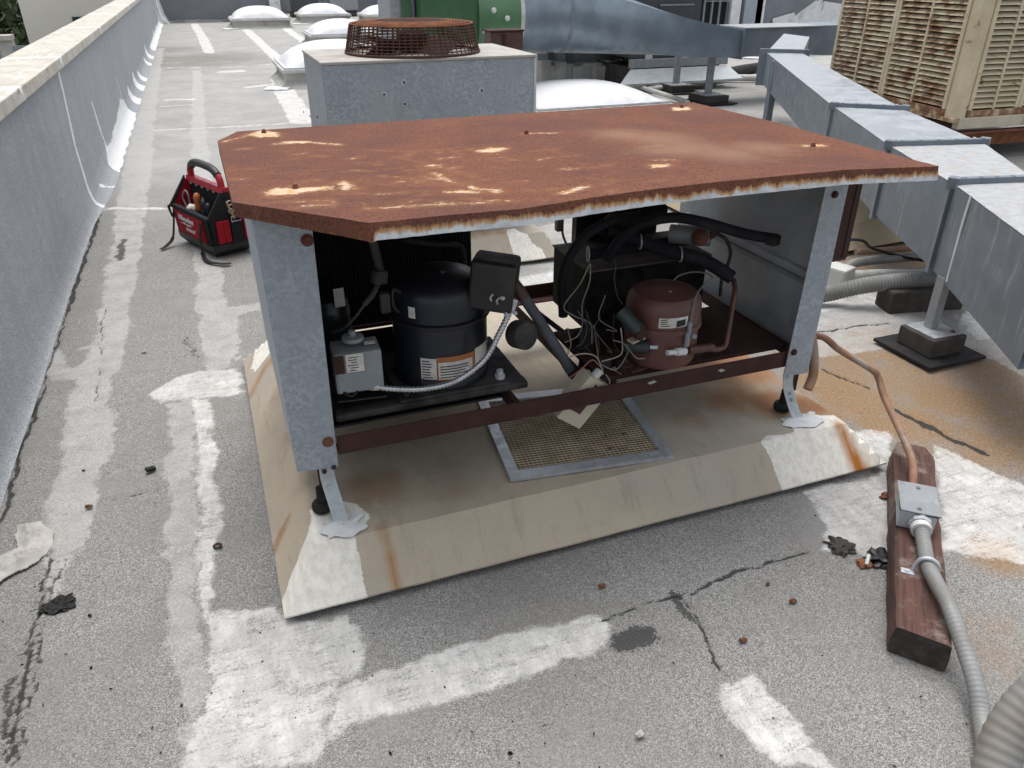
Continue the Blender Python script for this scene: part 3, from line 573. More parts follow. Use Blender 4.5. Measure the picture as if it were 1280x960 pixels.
def make_base(name, label, oy, masks, x0=BX0, x1=BX1):
    e = [0, .03, .06, .09, BD]
    xs = np.r_[BX0+np.array(e), np.arange(BX0+BD+.02, BX1-BD, .02), BX1-np.array(e[::-1])]; ys = np.r_[BY0+np.array(e), np.arange(BY0+BD+.02, BY1-BD, .025), BY1-np.array(e[::-1])]
    gx_, gy_ = np.meshgrid(xs, ys); x = gx_.ravel(); y = gy_.ravel(); z = base_z(x, y)
    z = z+(fbm(x*3+oy, y*3)-.47)*.016*np.clip((z-BZ0)/.05, 0, 1)+(fbm(x*11+oy, y*11)-.47)*.006
    nx, ny = len(xs), len(ys); fx_ = lambda q: x0+(q-BX0)*(x1-x0)/(BX1-BX0); V = list(zip(fx_(x), y+oy, z)); I = lambda i, j: j*nx+i
    F = [[I(i, j), I(i+1, j), I(i+1, j+1), I(i, j+1)] for j in range(ny-1) for i in range(nx-1)]
    ring = [I(i, 0) for i in range(nx)]+[I(nx-1, j) for j in range(1, ny)]+[I(i, ny-1) for i in range(nx-2, -1, -1)]+[I(0, j) for j in range(ny-2, 0, -1)]
    b0 = len(V)
    for k in ring: V.append((V[k][0], V[k][1], V[k][2]-.006))
    n = len(ring); F += [[ring[(k+1) % n], ring[k], b0+k, b0+(k+1) % n] for k in range(n)]; F.append([b0+k for k in range(n)][::-1])
    t = thing(name, label, 'equipment base', (1.02, oy+2.5, 0))
    o = mesh('metal_cap', V, F, MT['base'], t); A = np.array(V); xx, yy = BX0+(A[:, 0]-x0)*(BX1-BX0)/(x1-x0), A[:, 1]-oy
    xp = xx+(fbm(xx*14, yy*14)-.47)*.06; yp = yy+(fbm(xx*14+7, yy*14)-.47)*.06
    th = Mask(xp, yp); stn = Mask(xx, yy, 0); gr = Mask(xx, yy, 0); org_ = Mask(xx, yy, 0); masks(th, stn, gr, org_, at)
    for k, m_ in (('thick', th), ('stain', stn), ('grime', gr), ('orange', org_)): attr(o, k, m_.v)
    # timber curb hidden inside, carrying the cap off the roof
    box('inner_curb', x0+.14, x1-.14, oy+BY0+.14, oy+BY1-.14, -.01, .125, MT['block'], t)
    return t
Pm = lambda pts: [at(px, py, Z=.1)[:2] for px, py in pts]
PT = lambda pts: [at(px, py, Z=BZ1)[:2] for px, py in pts]
def m1(th, stn, gr, org_, at):
    th.poly([(-.06, 1.64), (-.06, 1.72), (.02, 1.80), (.07, 1.88), (.1, 1.97), (.17, 1.98), (.21, 1.96), (.24, 1.93), (.24, 1.85), (.19, 1.8), (.2, 1.74), (.19, 1.64)])
    th.poly([(1.61, 1.62), (1.60, 1.77), (1.64, 1.80), (1.74, 1.80), (1.76, 1.86), (1.85, 1.9), (1.9, 1.86), (2.1, 1.8), (2.1, 1.6)])
    th.poly([(.0, 3.1), (.13, 3.1), (.13, 3.25), (-.0, 3.3)])
    org_.poly([(1.915, 1.6), (1.89, 1.8), (1.95, 1.82), (2.03, 1.6)]); org_.v = np.clip(org_.v*30, 0, 1)
    stn.line([(.02, 2.02), (-.07, 1.92)], .03); stn.v = np.clip(stn.v*30, 0, .75)
    s2 = Mask(stn.X, stn.Y, 0); s2.line([(.27, 1.79), (.285, 1.64)], .035); stn.v = np.maximum(stn.v, np.clip(s2.v*22, 0, .7))
    s2 = Mask(stn.X, stn.Y, 0); s2.line([(.09, 3.0), (.06, 3.05), (-.06, 2.95)], .05); stn.v = np.maximum(stn.v, np.clip(s2.v*15, 0, .7))
    for c, r, v in (((1.80, 2.0), .14, .95), ((1.85, 2.3), .28, .9), ((1.68, 2.08), .16, .8), ((1.93, 1.93), .11, 1.0), ((1.93, 2.6), .25, .9), ((.3, 2.0), .14, .5), ((.12, 1.93), .06, .6), ((1.45, 2.0), .1, .5), ((.5, 1.9), .12, .35), ((.1, 2.4), .08, .5), ((.09, 2.75), .08, .5)): stn.blob(c, r, v)
    for c, r, v in (((.3, 2.0), .2, .8), ((.55, 1.98), .2, .75), ((.12, 2.1), .1, .7), ((.95, 2.1), .35, .6), ((.6, 2.3), .5, .7), ((1.5, 2.1), .25, .5), ((1.2, 2.5), .5, .4)): gr.blob(c, r, v)
def m2(th, stn, gr, org_, at):
    th.poly([(1.62, 1.62), (1.64, 1.78), (1.66, 1.9), (1.76, 1.92), (1.78, 1.78), (1.9, 1.7), (1.92, 1.6)]); th.poly([(-.06, 1.64), (.1, 1.9), (.2, 1.8), (.2, 1.64)])
    for k in range(12): stn.blob((.3+.13*k, 1.86+.03*math.sin(k)), .09, .6)
make_base('equipment_base', 'tan sheet metal base with white sealed corners under the rusted unit', 0, m1)
B2 = 4.136-1.665
make_base('equipment_base', 'second tan metal base, carrying the galvanized fan cabinet behind', B2, m2, .38, 1.91)

# ------------------------------------------------------------------ screened vent lying on the base
vt = thing('vent_screen', 'galvanized framed wire mesh screen lying flat on the tan base', 'vent screen', (1.0, 2.1, BZ1))
vc = [np.array(at(*p, Z=BZ1+.012)) for p in ((638, 600), (843, 570), (775, 480), (598, 505))]
vc[3] = vc[0]+(vc[2]-vc[1])+np.array([.0, .03, 0])
def vq(u, v): return (vc[0]*(1-u)+vc[1]*u)*(1-v)+(vc[3]*(1-u)+vc[2]*u)*v
def strip(u0, v0, u1, v1, th=.006):
    s = [vq(u0, v0), vq(u1, v0), vq(u1, v1), vq(u0, v1)]; return [[tuple(p-np.array([0, 0, .009])) for p in s], [tuple(p+np.array([0, 0, th-.003])) for p in s]]
for a in ((0, 0, 1, .08), (0, .92, 1, 1), (0, .081, .065, .919), (.935, .081, 1, .919)): loft('frame_strip', strip(*a), MT['galv_light'], vt)
V = []; F = []
MT['mesh_wire'] = simple('dusty mesh wire', (.46, .39, .28), (.33, .27, .19), .8, 0, 20)
mesh('opening', [tuple(vq(a, b)-np.array([0, 0, .0085])) for a, b in ((.05, .06), (.95, .06), (.95, .94), (.05, .94))], [[0, 1, 2, 3]], simple('dirty screen backing', (.28, .21, .135), (.18, .135, .085), .9, 0, 12), vt)
for k in range(34):
    u = .065+.87*k/33; a, b = tube_geo([vq(u, .08)+[0, 0, -.004], vq(u, .92)+[0, 0, -.004]], .0016, 5, False); F += [[i+len(V) for i in f] for f in b]; V += list(a)
    a, b = tube_geo([vq(.06, .08+.84*k/33)+[0, 0, -.0025], vq(.94, .08+.84*k/33)+[0, 0, -.0025]], .0016, 5, False); F += [[i+len(V) for i in f] for f in b]; V += list(a)
wm = mesh('wire_mesh', V, F, MT['mesh_wire'], vt, kind='stuff')

# ================================================================== THE RUSTED CONDENSING UNIT
cu = thing('condensing_unit', 'open fronted condensing unit with a rusted brown top sheet and two compressors', 'condensing unit', (1.0, 2.35, BZ1))
FY, RY = 1.9, 2.80       # front and rear frame lines
LZ, TZ = .335, 1.072
# --- rusted top sheet (slightly bowed, chopped corners, folded lip)
def plate_material():
    t = NT('rusted top sheet')
    n1 = t.noise(5, 5, .6); n2 = t.noise(120, 4, .75); n3 = t.noise(2, 4)
    c = t.mix(t.ss(n1, .35, .65), (.148, .058, .037), (.108, .047, .036)); c = t.mix(t.ss(n3, .42, .62, 0, .75), c, (.172, .068, .039))
    c = t.mix(t.ss(t.noise(26, 5, .75), .5, .7, 0, .6), c, (.10, .040, .026)); c = t.mix(t.ss(t.noise(18, 5, .75, t.map((1, 1.6, 1), (0, 0, .4))), .56, .72, 0, .4), c, (.25, .105, .052))
    c = t.mix(t.ss(n2, .45, .62, 0, .75), c, (.075, .032, .022)); c = t.mix(t.ss(t.noise(230, 2, .7), .56, .66, 0, .5), c, (.26, .125, .08))
    c = t.mix(t.ss(t.noise(8, 6, .75, t.map((.5, 2, 1), (0, 0, .3))), .58, .7, 0, .3), c, (.28, .145, .085))
    t.spec(.12)
    pl = t.ss(t.math('ADD', t.attr('peel'), t.math('MULTIPLY', t.math('SUBTRACT', t.noise(85, 6, .8, t.map((.6, 1.4, 1))), .5), .085)), .0, .007)
    hl = t.ss(t.math('ADD', t.attr('peel'), t.math('MULTIPLY', t.math('SUBTRACT', t.noise(30, 5, .75), .5), .09)), -.03, .012); c = t.mix(t.math('MULTIPLY', hl, .3), c, (.34, .155, .06))
    pc = t.mix(t.ss(t.noise(40, 4), .35, .65), (.56, .34, .16), (.60, .50, .38)); c = t.mix(t.math('MULTIPLY', pl, .85), c, pc)
    dm = t.ss(t.math('ADD', t.attr('dust'), t.math('MULTIPLY', t.math('SUBTRACT', n1, .5), .8)), .1, .9, 0, .4); c = t.mix(dm, c, (.33, .20, .13))
    lp = t.attr('lip'); st = t.math('ADD', t.math('MULTIPLY', t.noise(60, 5, .75, t.map((1, 1, .2))), .5), t.math('MULTIPLY', t.noise(9, 4, .7), .5))
    wl = t.ss(t.math('ADD', lp, t.math('MULTIPLY', t.math('SUBTRACT', st, .5), 1.9)), .58, .82)
    tr = t.ss(t.math('ADD', lp, t.math('MULTIPLY', t.math('SUBTRACT', st, .5), 1.9)), .34, .62)
    c = t.mix(tr, c, (.42, .25, .12)); c = t.mix(wl, c, t.mix(t.ss(t.noise(25, 4), .4, .65), (.55, .58, .59), (.42, .44, .45)))
    t.col(c); t.rough(.82); t.bump(t.math('ADD', n2, t.math('MULTIPLY', pl, -.5)), .5, .003); return t.m
PXL, PXR, PYF, PYB, PZ = .017, 1.895, 1.628, 2.872, 1.105
outl = [at(*p, Z=PZ)[:2] for p in ((291, 255), (459, 279))]
C1 = outl[0]; C2 = outl[1]
fe = [at(px, py, Y=PYF) for px, py in ((459, 279), (560, 269), (652, 261), (740, 247), (820, 236), (900, 227), (1060, 212), (1169, 208))]
fex = np.array([p[0] for p in fe]); fez = np.array([p[2] for p in fe])
def pz(x, y):
    v = np.clip((y-PYF)/(PYB-PYF), 0, 1); zf = np.interp(x, fex, fez)
    return zf*(1-v)**1.5+PZ*(1-(1-v)**1.5)+.004*np.sin(7*x+3*y)*(v*(1-v))*4
nx, ny = 150, 110; V = []; peelP = []
for j in range(ny):
    for i in range(nx):
        u = i/(nx-1); v = j/(ny-1); x = PXL+(PXR-PXL)*u; y = PYF+(PYB-PYF)*v
        # chopped near-left corner and far-left corner
        if y < C1[1]: xl = C1[0]+(C2[0]-C1[0])*(C1[1]-y)/(C1[1]-PYF)
        elif y > PYB-.16: xl = PXL+.07*(y-(PYB-.16))/.16
        else: xl = C1[0]+(PXL-C1[0])*(y-C1[1])/(PYB-.16-C1[1])
        xr = PXR+.012*(1-v); x = xl+(xr-xl)*u
        V.append((x, y, pz(x, y)+.003*(rng.random()-.5)*.3))
F = [[j*nx+i, j*nx+i+1, (j+1)*nx+i+1, (j+1)*nx+i] for j in range(ny-1) for i in range(nx-1)]
ring = list(range(nx))+[j*nx+nx-1 for j in range(1, ny)]+[(ny-1)*nx+i for i in range(nx-2, -1, -1)]+[j*nx for j in range(ny-2, 0, -1)]
lip = [0.0]*len(V); n = len(ring); prev = ring
LIPH = .038
for k in range(1, 5):
    cur = []
    for q, r0 in enumerate(ring):
        x, y, z = V[r0]; cur.append(len(V)); front = (r0 < nx); dz = LIPH*k/4
        hang = (.92+.2*max(0, (x-C1[0])/(C2[0]-C1[0])) if (r0 % nx == 0 and y < C1[1]+.01) else 1.0)
        V.append((x+(.0 if not front else 0), y-(.002*k if front else 0), z-dz*hang)); lip.append(k/4*(1.0 if front and x > C2[0]+.01 else (.0 if x < C2[0]+.02 else .5)))
    F += [[prev[(q+1) % n], prev[q], cur[q], cur[(q+1) % n]] for q in range(n)]; prev = cur
tp = mesh('top_sheet', V, F, plate_material(), cu, True, auto=40)
A = np.array(V); xp = A[:, 0]+(fbm(A[:, 0]*18, A[:, 1]*18)-.47)*.05; yp = A[:, 1]+(fbm(A[:, 0]*18+3, A[:, 1]*18+8)-.47)*.03
pe = Mask(xp, yp); du = Mask(A[:, 0], A[:, 1], 0); Q = lambda pts: [at(px, py, Z=PZ)[:2] for px, py in pts]
for P in ([(308, 168), (325, 163), (345, 165), (347, 171), (325, 172)], [(332, 243), (345, 238), (415, 237), (417, 241), (370, 245), (335, 247)], [(600, 189), (612, 186), (636, 187), (620, 191), (604, 191)]): pe.poly(Q(P), .004)
for P in ([(528, 206), (546, 205), (546, 207), (530, 208)], [(815, 214), (830, 212), (833, 215), (820, 217)], [(840, 135), (862, 134), (862, 138), (845, 139)], [(608, 236), (625, 237), (627, 240), (610, 238)]): pe.poly(Q(P), .005)
for P, wd in (([(345, 180), (390, 178), (425, 181)], -.004), ([(362, 178), (380, 178)], .008), ([(430, 232), (436, 240)], .004), ([(565, 242), (590, 240), (598, 241)], .0), ([(585, 234), (603, 237)], .0), ([(540, 217), (560, 226)], -.004), ([(530, 222), (562, 228)], -.006), ([(465, 265), (520, 262), (570, 258), (640, 252)], -.006), ([(365, 256), (410, 254), (415, 262)], -.010), ([(375, 262), (400, 260)], -.004), ([(460, 187), (520, 188)], -.014), ([(660, 170), (692, 169)], -.004), ([(545, 197), (565, 196)], -.006), ([(280, 178), (300, 172), (320, 166)], -.008), ([(1005, 184), (1028, 182)], .004), ([(708, 246), (728, 240)], .002), ([(800, 190), (830, 184)], -.016), ([(980, 184), (1005, 184)], -.012), ([(500, 195), (570, 215), (610, 225)], -.016), ([(480, 222), (540, 230)], -.014)):
    pe.line(Q(P), wd+.012)
for k in range(110):
    q = Q([(random.gauss(520, 130), random.uniform(185, 262))])[0]; pe.line([q, (q[0]+random.uniform(-.06, .06), q[1]+random.uniform(-.03, .03))], random.uniform(-.010, .004))
pe.v[nx*ny:] = -.2
for c, r in (((820, 175), .18), ((860, 190), .2), ((780, 170), .15), ((950, 188), .15), ((900, 196), .15)): du.blob(Q([c])[0], r, .8)
attr(tp, 'peel', pe.v); attr(tp, 'dust', du.v); attr(tp, 'lip', lip)
for p in ((330, 166), (370, 239), (852, 135), (1016, 184), (658, 170)):
    q = at(*p, Z=PZ); bolt('bolt', (q[0], q[1], pz(q[0], q[1])+.001), .0065, MT['rust'], cu, 'z', .010)
# --- corner posts and side panels
def ell(name, x0, x1, y0, y1, z0, z1, th, m, flip=1):   # L-profile post: front flange + side flange running back
    box(name, x0, x1, y0, y0+th, z0, z1, m, cu, .0012)
lp_ = loft('corner_post', [[(.068, FY, LZ), (.183, FY, LZ-.008), (.183, FY+.004, LZ-.008), (.074, FY+.004, LZ), (.074, RY+.02, LZ+.02), (.068, RY+.02, LZ+.02)], [(.058, FY, TZ+.018), (.196, FY, TZ+.018), (.196, FY+.004, TZ+.018), (.064, FY+.004, TZ+.018), (.064, RY+.02, TZ+.018), (.058, RY+.02, TZ+.018)]], MT['galv'], cu)
rp_ = loft('corner_post', [[(1.748, FY, LZ-.01), (1.853, FY, LZ-.012), (1.853, FY+.004, LZ-.012), (1.748, FY+.004, LZ-.01)], [(1.775, FY, TZ), (1.863, FY, TZ), (1.863, FY+.004, TZ), (1.775, FY+.004, TZ)]], MT['galv'], cu)
MT['panel_in'] = galv('dark galvanized inner panel', (.44, .455, .465), (.34, .36, .375), 14, .6, .1)
sp = loft('side_panel', [[(1.846, FY+.0045, LZ+.03), (1.850, FY+.0045, LZ+.03), (1.850, RY+.02, LZ+.03), (1.846, RY+.02, LZ+.03)], [(1.856, FY+.0045, TZ), (1.860, FY+.0045, TZ), (1.860, RY+.02, TZ), (1.856, RY+.02, TZ)]], MT['panel_in'], cu)
tube('stiffening_bead', [(1.846, FY+.03, .665), (1.846, RY-.05, .665)], .016, MT['panel_in'], cu, 8, False)
tube('stiffening_bead', [(1.847, FY+.03, .635), (1.847, RY-.05, .635)], .008, MT['galv_dull'], cu, 8, False)
for p in ((410, 552), (384, 300)): q = at(*p, Y=FY); bolt('bolt', (q[0], FY-.001, q[2]), .012, MT['rust'], cu, 'y', .009)
for p in ((992, 440), (1043, 243)): q = at(*p, Y=FY); bolt('bolt', (q[0], FY-.001, q[2]), .009, MT['rust_dark'], cu, 'y', .008)
# --- angle iron frame
def angle(name, x0, x1, y, z0, z1, back, m=None):
    bm = bmesh.new(); bm_box(bm, ((x0+x1)/2, y+.003, (z0+z1)/2), (x1-x0, .006, z1-z0), None, .001, 1); s = 1 if back > 0 else -1
    bm_box(bm, ((x0+x1)/2, y+.006*s+back/2, z0+.003), (x1-x0, abs(back), .006), None, .001, 1); return bm_obj(name, bm, m or MT['rust_dark'], cu)
angle('front_rail', .19, 1.79, FY+.012, .358, .418, .05); angle('rear_rail', .08, 1.84, RY, .365, .425, -.05)
for x in (.10, .74, 1.02, 1.80):
    bm = bmesh.new(); bm_box(bm, (x, (FY+RY)/2+.01, .395), (.006, RY-FY-.03, .05), None, .001, 1); bm_box(bm, (x+.022, (FY+RY)/2+.01, .371), (.04, RY-FY-.03, .006)); bm_obj('cross_rail', bm, MT['rust_dark'], cu)
for x in (.125, 1.80):
    for y in (FY+.025, RY-.04):
        box('post_angle', x, x+.04, y, y+.006, .24, .40, MT['rust_dark'], cu, .001)
        lathe('rubber_foot', [(.028, 0), (.031, .006), (.031, .02), (.026, .027), (.014, .03), (.012, .08)], (x+.0, y+.01, BZ1+.004), MT['black_rubber'], cu, 18)
# --- bent galvanized straps to the base
def strap(P, wd, name='hold_down_strap'):
    Q = spline(P, 6); V = []; F = []
    for k, p in enumerate(Q):
        V += [(p[0]-wd/2, p[1], p[2]), (p[0]+wd/2, p[1], p[2]), (p[0]+wd/2, p[1]+.003, p[2]+.002), (p[0]-wd/2, p[1]+.003, p[2]+.002)]
    for k in range(len(Q)-1):
        for e in range(4): F.append([k*4+e, k*4+(e+1) % 4, (k+1)*4+(e+1) % 4, (k+1)*4+e])
    F += [[3, 2, 1, 0], [4*len(Q)-4, 4*len(Q)-3, 4*len(Q)-2, 4*len(Q)-1]]
    return mesh(name, V, F, MT['galv_light'], cu)
s1 = strap([(.150, FY+.006, .345), (.150, FY+.002, .29), (.157, FY-.02, .235), (.165, FY-.045, .180), (.168, FY-.06, .168), (.172, FY-.10, .166)], .042)
s2 = strap([(1.775, FY+.004, .345), (1.775, FY+.0, .29), (1.785, FY-.015, .24), (1.80, FY-.04, .185), (1.81, FY-.06, .168), (1.83, FY-.09, .166)], .042)
for x, y, z in ((.142, FY-.001, .32), (.17, FY-.001, .328), (.15, FY-.01, .27), (.168, FY-.072, .172), (1.77, FY-.001, .325), (1.782, FY-.013, .26), (1.79, FY-.02, .235)): bolt('strap_screw', (x, y, z), .0055, MT['zinc'] if random.random() > .4 else MT['ink'], cu, 'y', .006)
V, F = grid(14, 10, lambda u, v: (.110+.115*u+.012*math.sin(9*v), FY-.115+.085*v+.010*math.sin(8*u), BZ1+.002+.015*math.sin(math.pi*u)*math.sin(math.pi*v)+random.uniform(0, .003))); mesh('sealant_pad', V, F, MT['coating'], cu, True)
V, F = grid(14, 10, lambda u, v: (1.74+.15*u+.012*math.sin(9*v), FY-.10+.075*v+.010*math.sin(8*u), BZ1+.002+.015*math.sin(math.pi*u)*math.sin(math.pi*v)+random.uniform(0, .003))); mesh('sealant_pad', V, F, MT['coating'], cu, True)
# --- left: dark condenser coil closing the back
MT['dust_plate'] = simple('dust covered plate', (.12, .105, .088), (.08, .07, .06), .9, 0, 10)
def coil(name, x0, x1, y0, y1, z0, z1, nf, bends=True, side=-1):
    c = box(name, x0, x1, y0+.004, y1, z0, z1, MT['coil_dark'], cu, .002)
    bm = bmesh.new()
    for k in range(nf): bm_box(bm, (x0+.01+(x1-x0-.02)*k/(nf-1), y0, (z0+z1)/2), (.0022, .012, z1-z0-.03))
    bm_obj('fins', bm, MT['dusty_black'], c, kind='stuff')
    box('coil_top_plate', x0-.005, x1+.005, y0-.02, y1+.005, z1+.0005, z1+.006, MT['dust_plate'], c, .001)
    if bends:
        xs = x0 if side < 0 else x1; nz = int((z1-z0)/.038)
        for k in range(nz):
            z = z0+.025+k*(z1-z0-.05)/(nz-1); pts = [(xs, y0+.03, z)]+[(xs+side*.022*math.sin(a), y0+.05-.02*math.cos(a), z) for a in np.linspace(0, math.pi, 7)]+[(xs, y0+.07, z)]
            tube('return_bend', pts, .0075, MT['black_rubber'], c, 8, False)
    return c
coil('condenser_coil', .10, .86, RY-.10, RY-.02, .40, 1.06, 60, False)
# receiver tank at far left
lathe('receiver_tank', [(.0, 0), (.05, .002), (.062, .02), (.064, .2), (.066, .205), (.066, .225), (.064, .23), (.058, .262), (.03, .28), (0, .285)], (.255, 2.30, .43), MT['navy'], cu, 30)
q = at(424, 372, Y=2.232); rbox('tank_label', q, (.032, .002, .06), eul(0, 0, 8), MT['label'], cu)
# --- black compressor platform
box('drip_pan', .108, .738, 2.03, RY-.11, .376, .384, MT['black'], cu)
box('compressor_base', .205, .80, 1.975, 2.33, .43, .452, MT['dusty_black'], cu, .004)
bm = bmesh.new(); bm_box(bm, (.50, 1.985, .447), (.60, .05, .024), None, .008); bm_box(bm, (.50, 2.3, .447), (.60, .05, .024), None, .008); bm_obj('base_channel', bm, MT['dusty_black'], cu)
lc = (.567, 2.125)
prof = [(.0, .0), (.148, 0), (.150, .02), (.146, .03), (.146, .198), (.1535, .201), (.1535, .210), (.146, .214), (.146, .255), (.143, .282), (.134, .302), (.112, .320), (.065, .332), (0, .335)]
lcomp = lathe('large_compressor', prof, (lc[0], lc[1], .468), MT['navy'], cu, 56)
lcomp['label'] = 'large navy black hermetic compressor with warning label'
lathe('weld_seam', [(.1545, 0), (.157, .003), (.157, .007), (.1545, .010)], (lc[0], lc[1], .668), MT['black'], lcomp, 48)
box('mounting_foot', lc[0]-.175, lc[0]+.175, lc[1]-.16, lc[1]+.14, .455, .468, MT['dusty_black'], lcomp, .005)
for dx, dy in ((-.15, -.13), (.15, -.13), (.15, .11)): lathe('mount_bolt', [(.016, 0), (.016, .012), (.011, .013), (.011, .028), (0, .03)], (lc[0]+dx, lc[1]+dy, .469), MT['zinc'] if dx > 0 and dy < 0 else MT['black'], lcomp, 12)
def curved_label(name, c, r, a0, a1, z0, z1, m, parent, n=12, tilt=0):
    V = []; F = []
    for k in range(n+1):
        a = a0+(a1-a0)*k/n; t_ = tilt*(k/n-.5)
        for rr in (r, r+.0008): V += [(c[0]+rr*math.cos(a), c[1]+rr*math.sin(a), z0+t_), (c[0]+rr*math.cos(a), c[1]+rr*math.sin(a), z1+t_)]
    for k in range(n): b = k*4; F += [[b+2, b+6, b+7, b+3], [b+3, b+7, b+5, b+1], [b, b+4, b+6, b+2]]
    return mesh(name, V, F, m, parent)
RAD = lambda d: math.radians(d)
LB = lambda nm, a0, a1, z0, z1, m, dr=.0: curved_label(nm, (lc[0], lc[1]), .1478+dr, RAD(a0), RAD(a1), z0, z1, m, lcomp)
LB('paper_label', 230, 249, .505, .575, MT['label']); LB('warning_label', 249.5, 297, .503, .58, MT['orange_print'], .001); LB('warning_text', 251, 293, .507, .563, MT['label'], .002); LB('paper_label', 298, 324, .51, .585, MT['label'])
LB('label_border', 229, 326, .492, .503, MT['ink'], .001)
for k in range(5): LB('print_line', 253, 288-random.randint(0, 8), .512+.009*k, .515+.009*k, MT['ink'], .003)
for k in range(7): LB('print_line', 232, 246-random.randint(0, 5), .51+.009*k, .513+.009*k, MT['ink'], .001)
# faded label on the dome, small tag
q = (lc[0]+.07, lc[1]-.04, .468+.345); rbox('dome_label', (lc[0]+.045, lc[1]-.055, .468+.319), (.09, .06, .002), eul(17, 12, 0), MT['greybox'], lcomp)
LB('small_tag', 218, 227, .70, .735, MT['label'])
tube('lifting_loop', [(lc[0]-.12, lc[1]-.05, .468+.29), (lc[0]-.15, lc[1]-.06, .468+.31), (lc[0]-.155, lc[1]-.065, .468+.27), (lc[0]-.14, lc[1]-.06, .468+.24)], .006, MT['black'], lcomp)
# terminal box on its right shoulder
tb = rbox('terminal_box', at(618, 352, Y=2.02), (.135, .13, .15), eul(-4, 6, -28), MT['black'], lcomp, .016, 3)
q = at(628, 372, Y=1.95); bolt('terminal_screw', q, .006, MT['zinc'], lcomp, 'y')
for p in ((616, 368), (624, 372)): tube('terminal_lead', [at(*p, Y=1.95), at(p[0]-3, p[1]+4, Y=1.945), at(p[0]-2, p[1]+8, Y=1.95)], .003, MT['zinc'], lcomp)
lathe('start_capacitor', [(0, 0), (.042, 0), (.044, .006), (.044, .05), (.04, .055), (0, .055)], at(645, 417, Y=2.0), MT['dusty_black'], lcomp, 26, eul(78, 0, 18))
# armoured cable from the control box to the terminal box
flex('armoured_cable', [at(468, 483, Y=1.955), at(490, 486, Y=1.94), at(530, 486, Y=1.925), at(570, 476, Y=1.92), at(605, 450, Y=1.93), at(625, 415, Y=1.94), at(637, 390, Y=1.95)], .0088, MT['steel'], cu, .011, .13)
rbox('cable_clamp', at(640, 382, Y=1.95), (.022, .02, .045), eul(0, 20, 0), MT['zinc'], cu, .005)
for d in (-.014, .014): q = at(637, 391, Y=1.945); bolt('clamp_screw', (q[0]+d, q[1]-.006, q[2]), .005, MT['zinc'], cu, 'y')
# grey pressure control box
cb = rbox('control_box', at(446, 456, Y=1.995), (.135, .10, .125), eul(0, 0, -3), MT['greybox'], cu, .008)
q = at(441, 454, Y=1.942); rbox('nameplate', (q[0]+.006, q[1], q[2]), (.05, .002, .055), eul(0, 0, -3), MT['label'], cb)
rbox('setting_window', (q[0]-.038, q[1], q[2]), (.028, .002, .055), eul(0, 0, -3), MT['rust_dark'], cb)
for k in range(6): rbox('print_line', (q[0]+.004-.004*(k % 2), q[1]-.0015, q[2]+.018-.008*k), (.03-.006*(k % 3), .001, .002), eul(0, 0, -3), MT['ink'], cb)
q2 = at(441, 425, Y=2.0); lathe('adjuster_cap', [(.03, 0), (.032, .004), (.03, .012), (.01, .014), (.01, .03), (0, .031)], q2, MT['greybox'], cb, 20)
rbox('cover_label', at(462, 428, Y=1.975), (.03, .02, .001), eul(0, 0, -3), MT['label'], cb)
rbox('mounting_bracket', at(452, 492, Y=1.99), (.14, .07, .004), eul(0, 0, -6), MT['black'], cu)
tube('capillary_loop', [at(435, 482, Y=1.97), at(430, 490, Y=1.95), at(440, 495, Y=1.945), at(448, 487, Y=1.95)], .004, MT['black_rubber'], cu)
tube('cable_stub', [at(463, 484, Y=1.965), at(470, 484, Y=1.95), at(474, 483, Y=1.95)], .010, MT['zinc'], cu)
# left piping: vertical line, valve, capillary
tube('discharge_line', [at(462, 285, Y=2.06), at(468, 310, Y=2.06), at(473, 330, Y=2.05), at(476, 350, Y=2.04)], .013, MT['dusty_black'], cu)
rbox('service_valve', at(474, 346, Y=2.04), (.04, .035, .04), eul(0, 10, 20), MT['dusty_black'], cu, .008)
rbox('pressure_switch', at(481, 378, Y=2.03), (.028, .028, .06), eul(), MT['dusty_black'], cu, .006)
tube('valve_line', [at(474, 352, Y=2.04), at(466, 368, Y=2.02), at(456, 380, Y=2.01), at(445, 395, Y=2.01), at(430, 410, Y=2.02), at(415, 416, Y=2.05)], [.008]*17+[.004]*24, MT['dusty_black'], cu)
tube('crossing_line', [at(500, 300, Y=2.6), at(540, 305, Y=2.6), at(570, 306, Y=2.6), at(578, 312, Y=2.6), at(580, 335, Y=2.6)], .010, MT['dusty_black'], cu)
# insulated suction line going down to the right
tube('suction_joint', [at(640, 352, Y=2.0), at(648, 362, Y=1.99), at(655, 372, Y=1.985)], .019, MT['maroon'], cu)
tube('suction_insulation', [at(653, 369, Y=1.985), at(675, 402, Y=2.0), at(698, 438, Y=2.03), at(712, 462, Y=2.05)], .017, MT['grey_foam'], cu)
tube('suction_elbow', [at(712, 460, Y=2.05), at(718, 468, Y=2.07), at(728, 462, Y=2.12), at(732, 440, Y=2.2)], .019, MT['foam'], cu)
rbox('diagonal_brace', at(700, 412, Y=2.42), (.018, .03, .28), eul(0, -48, 0), MT['black'], cu)
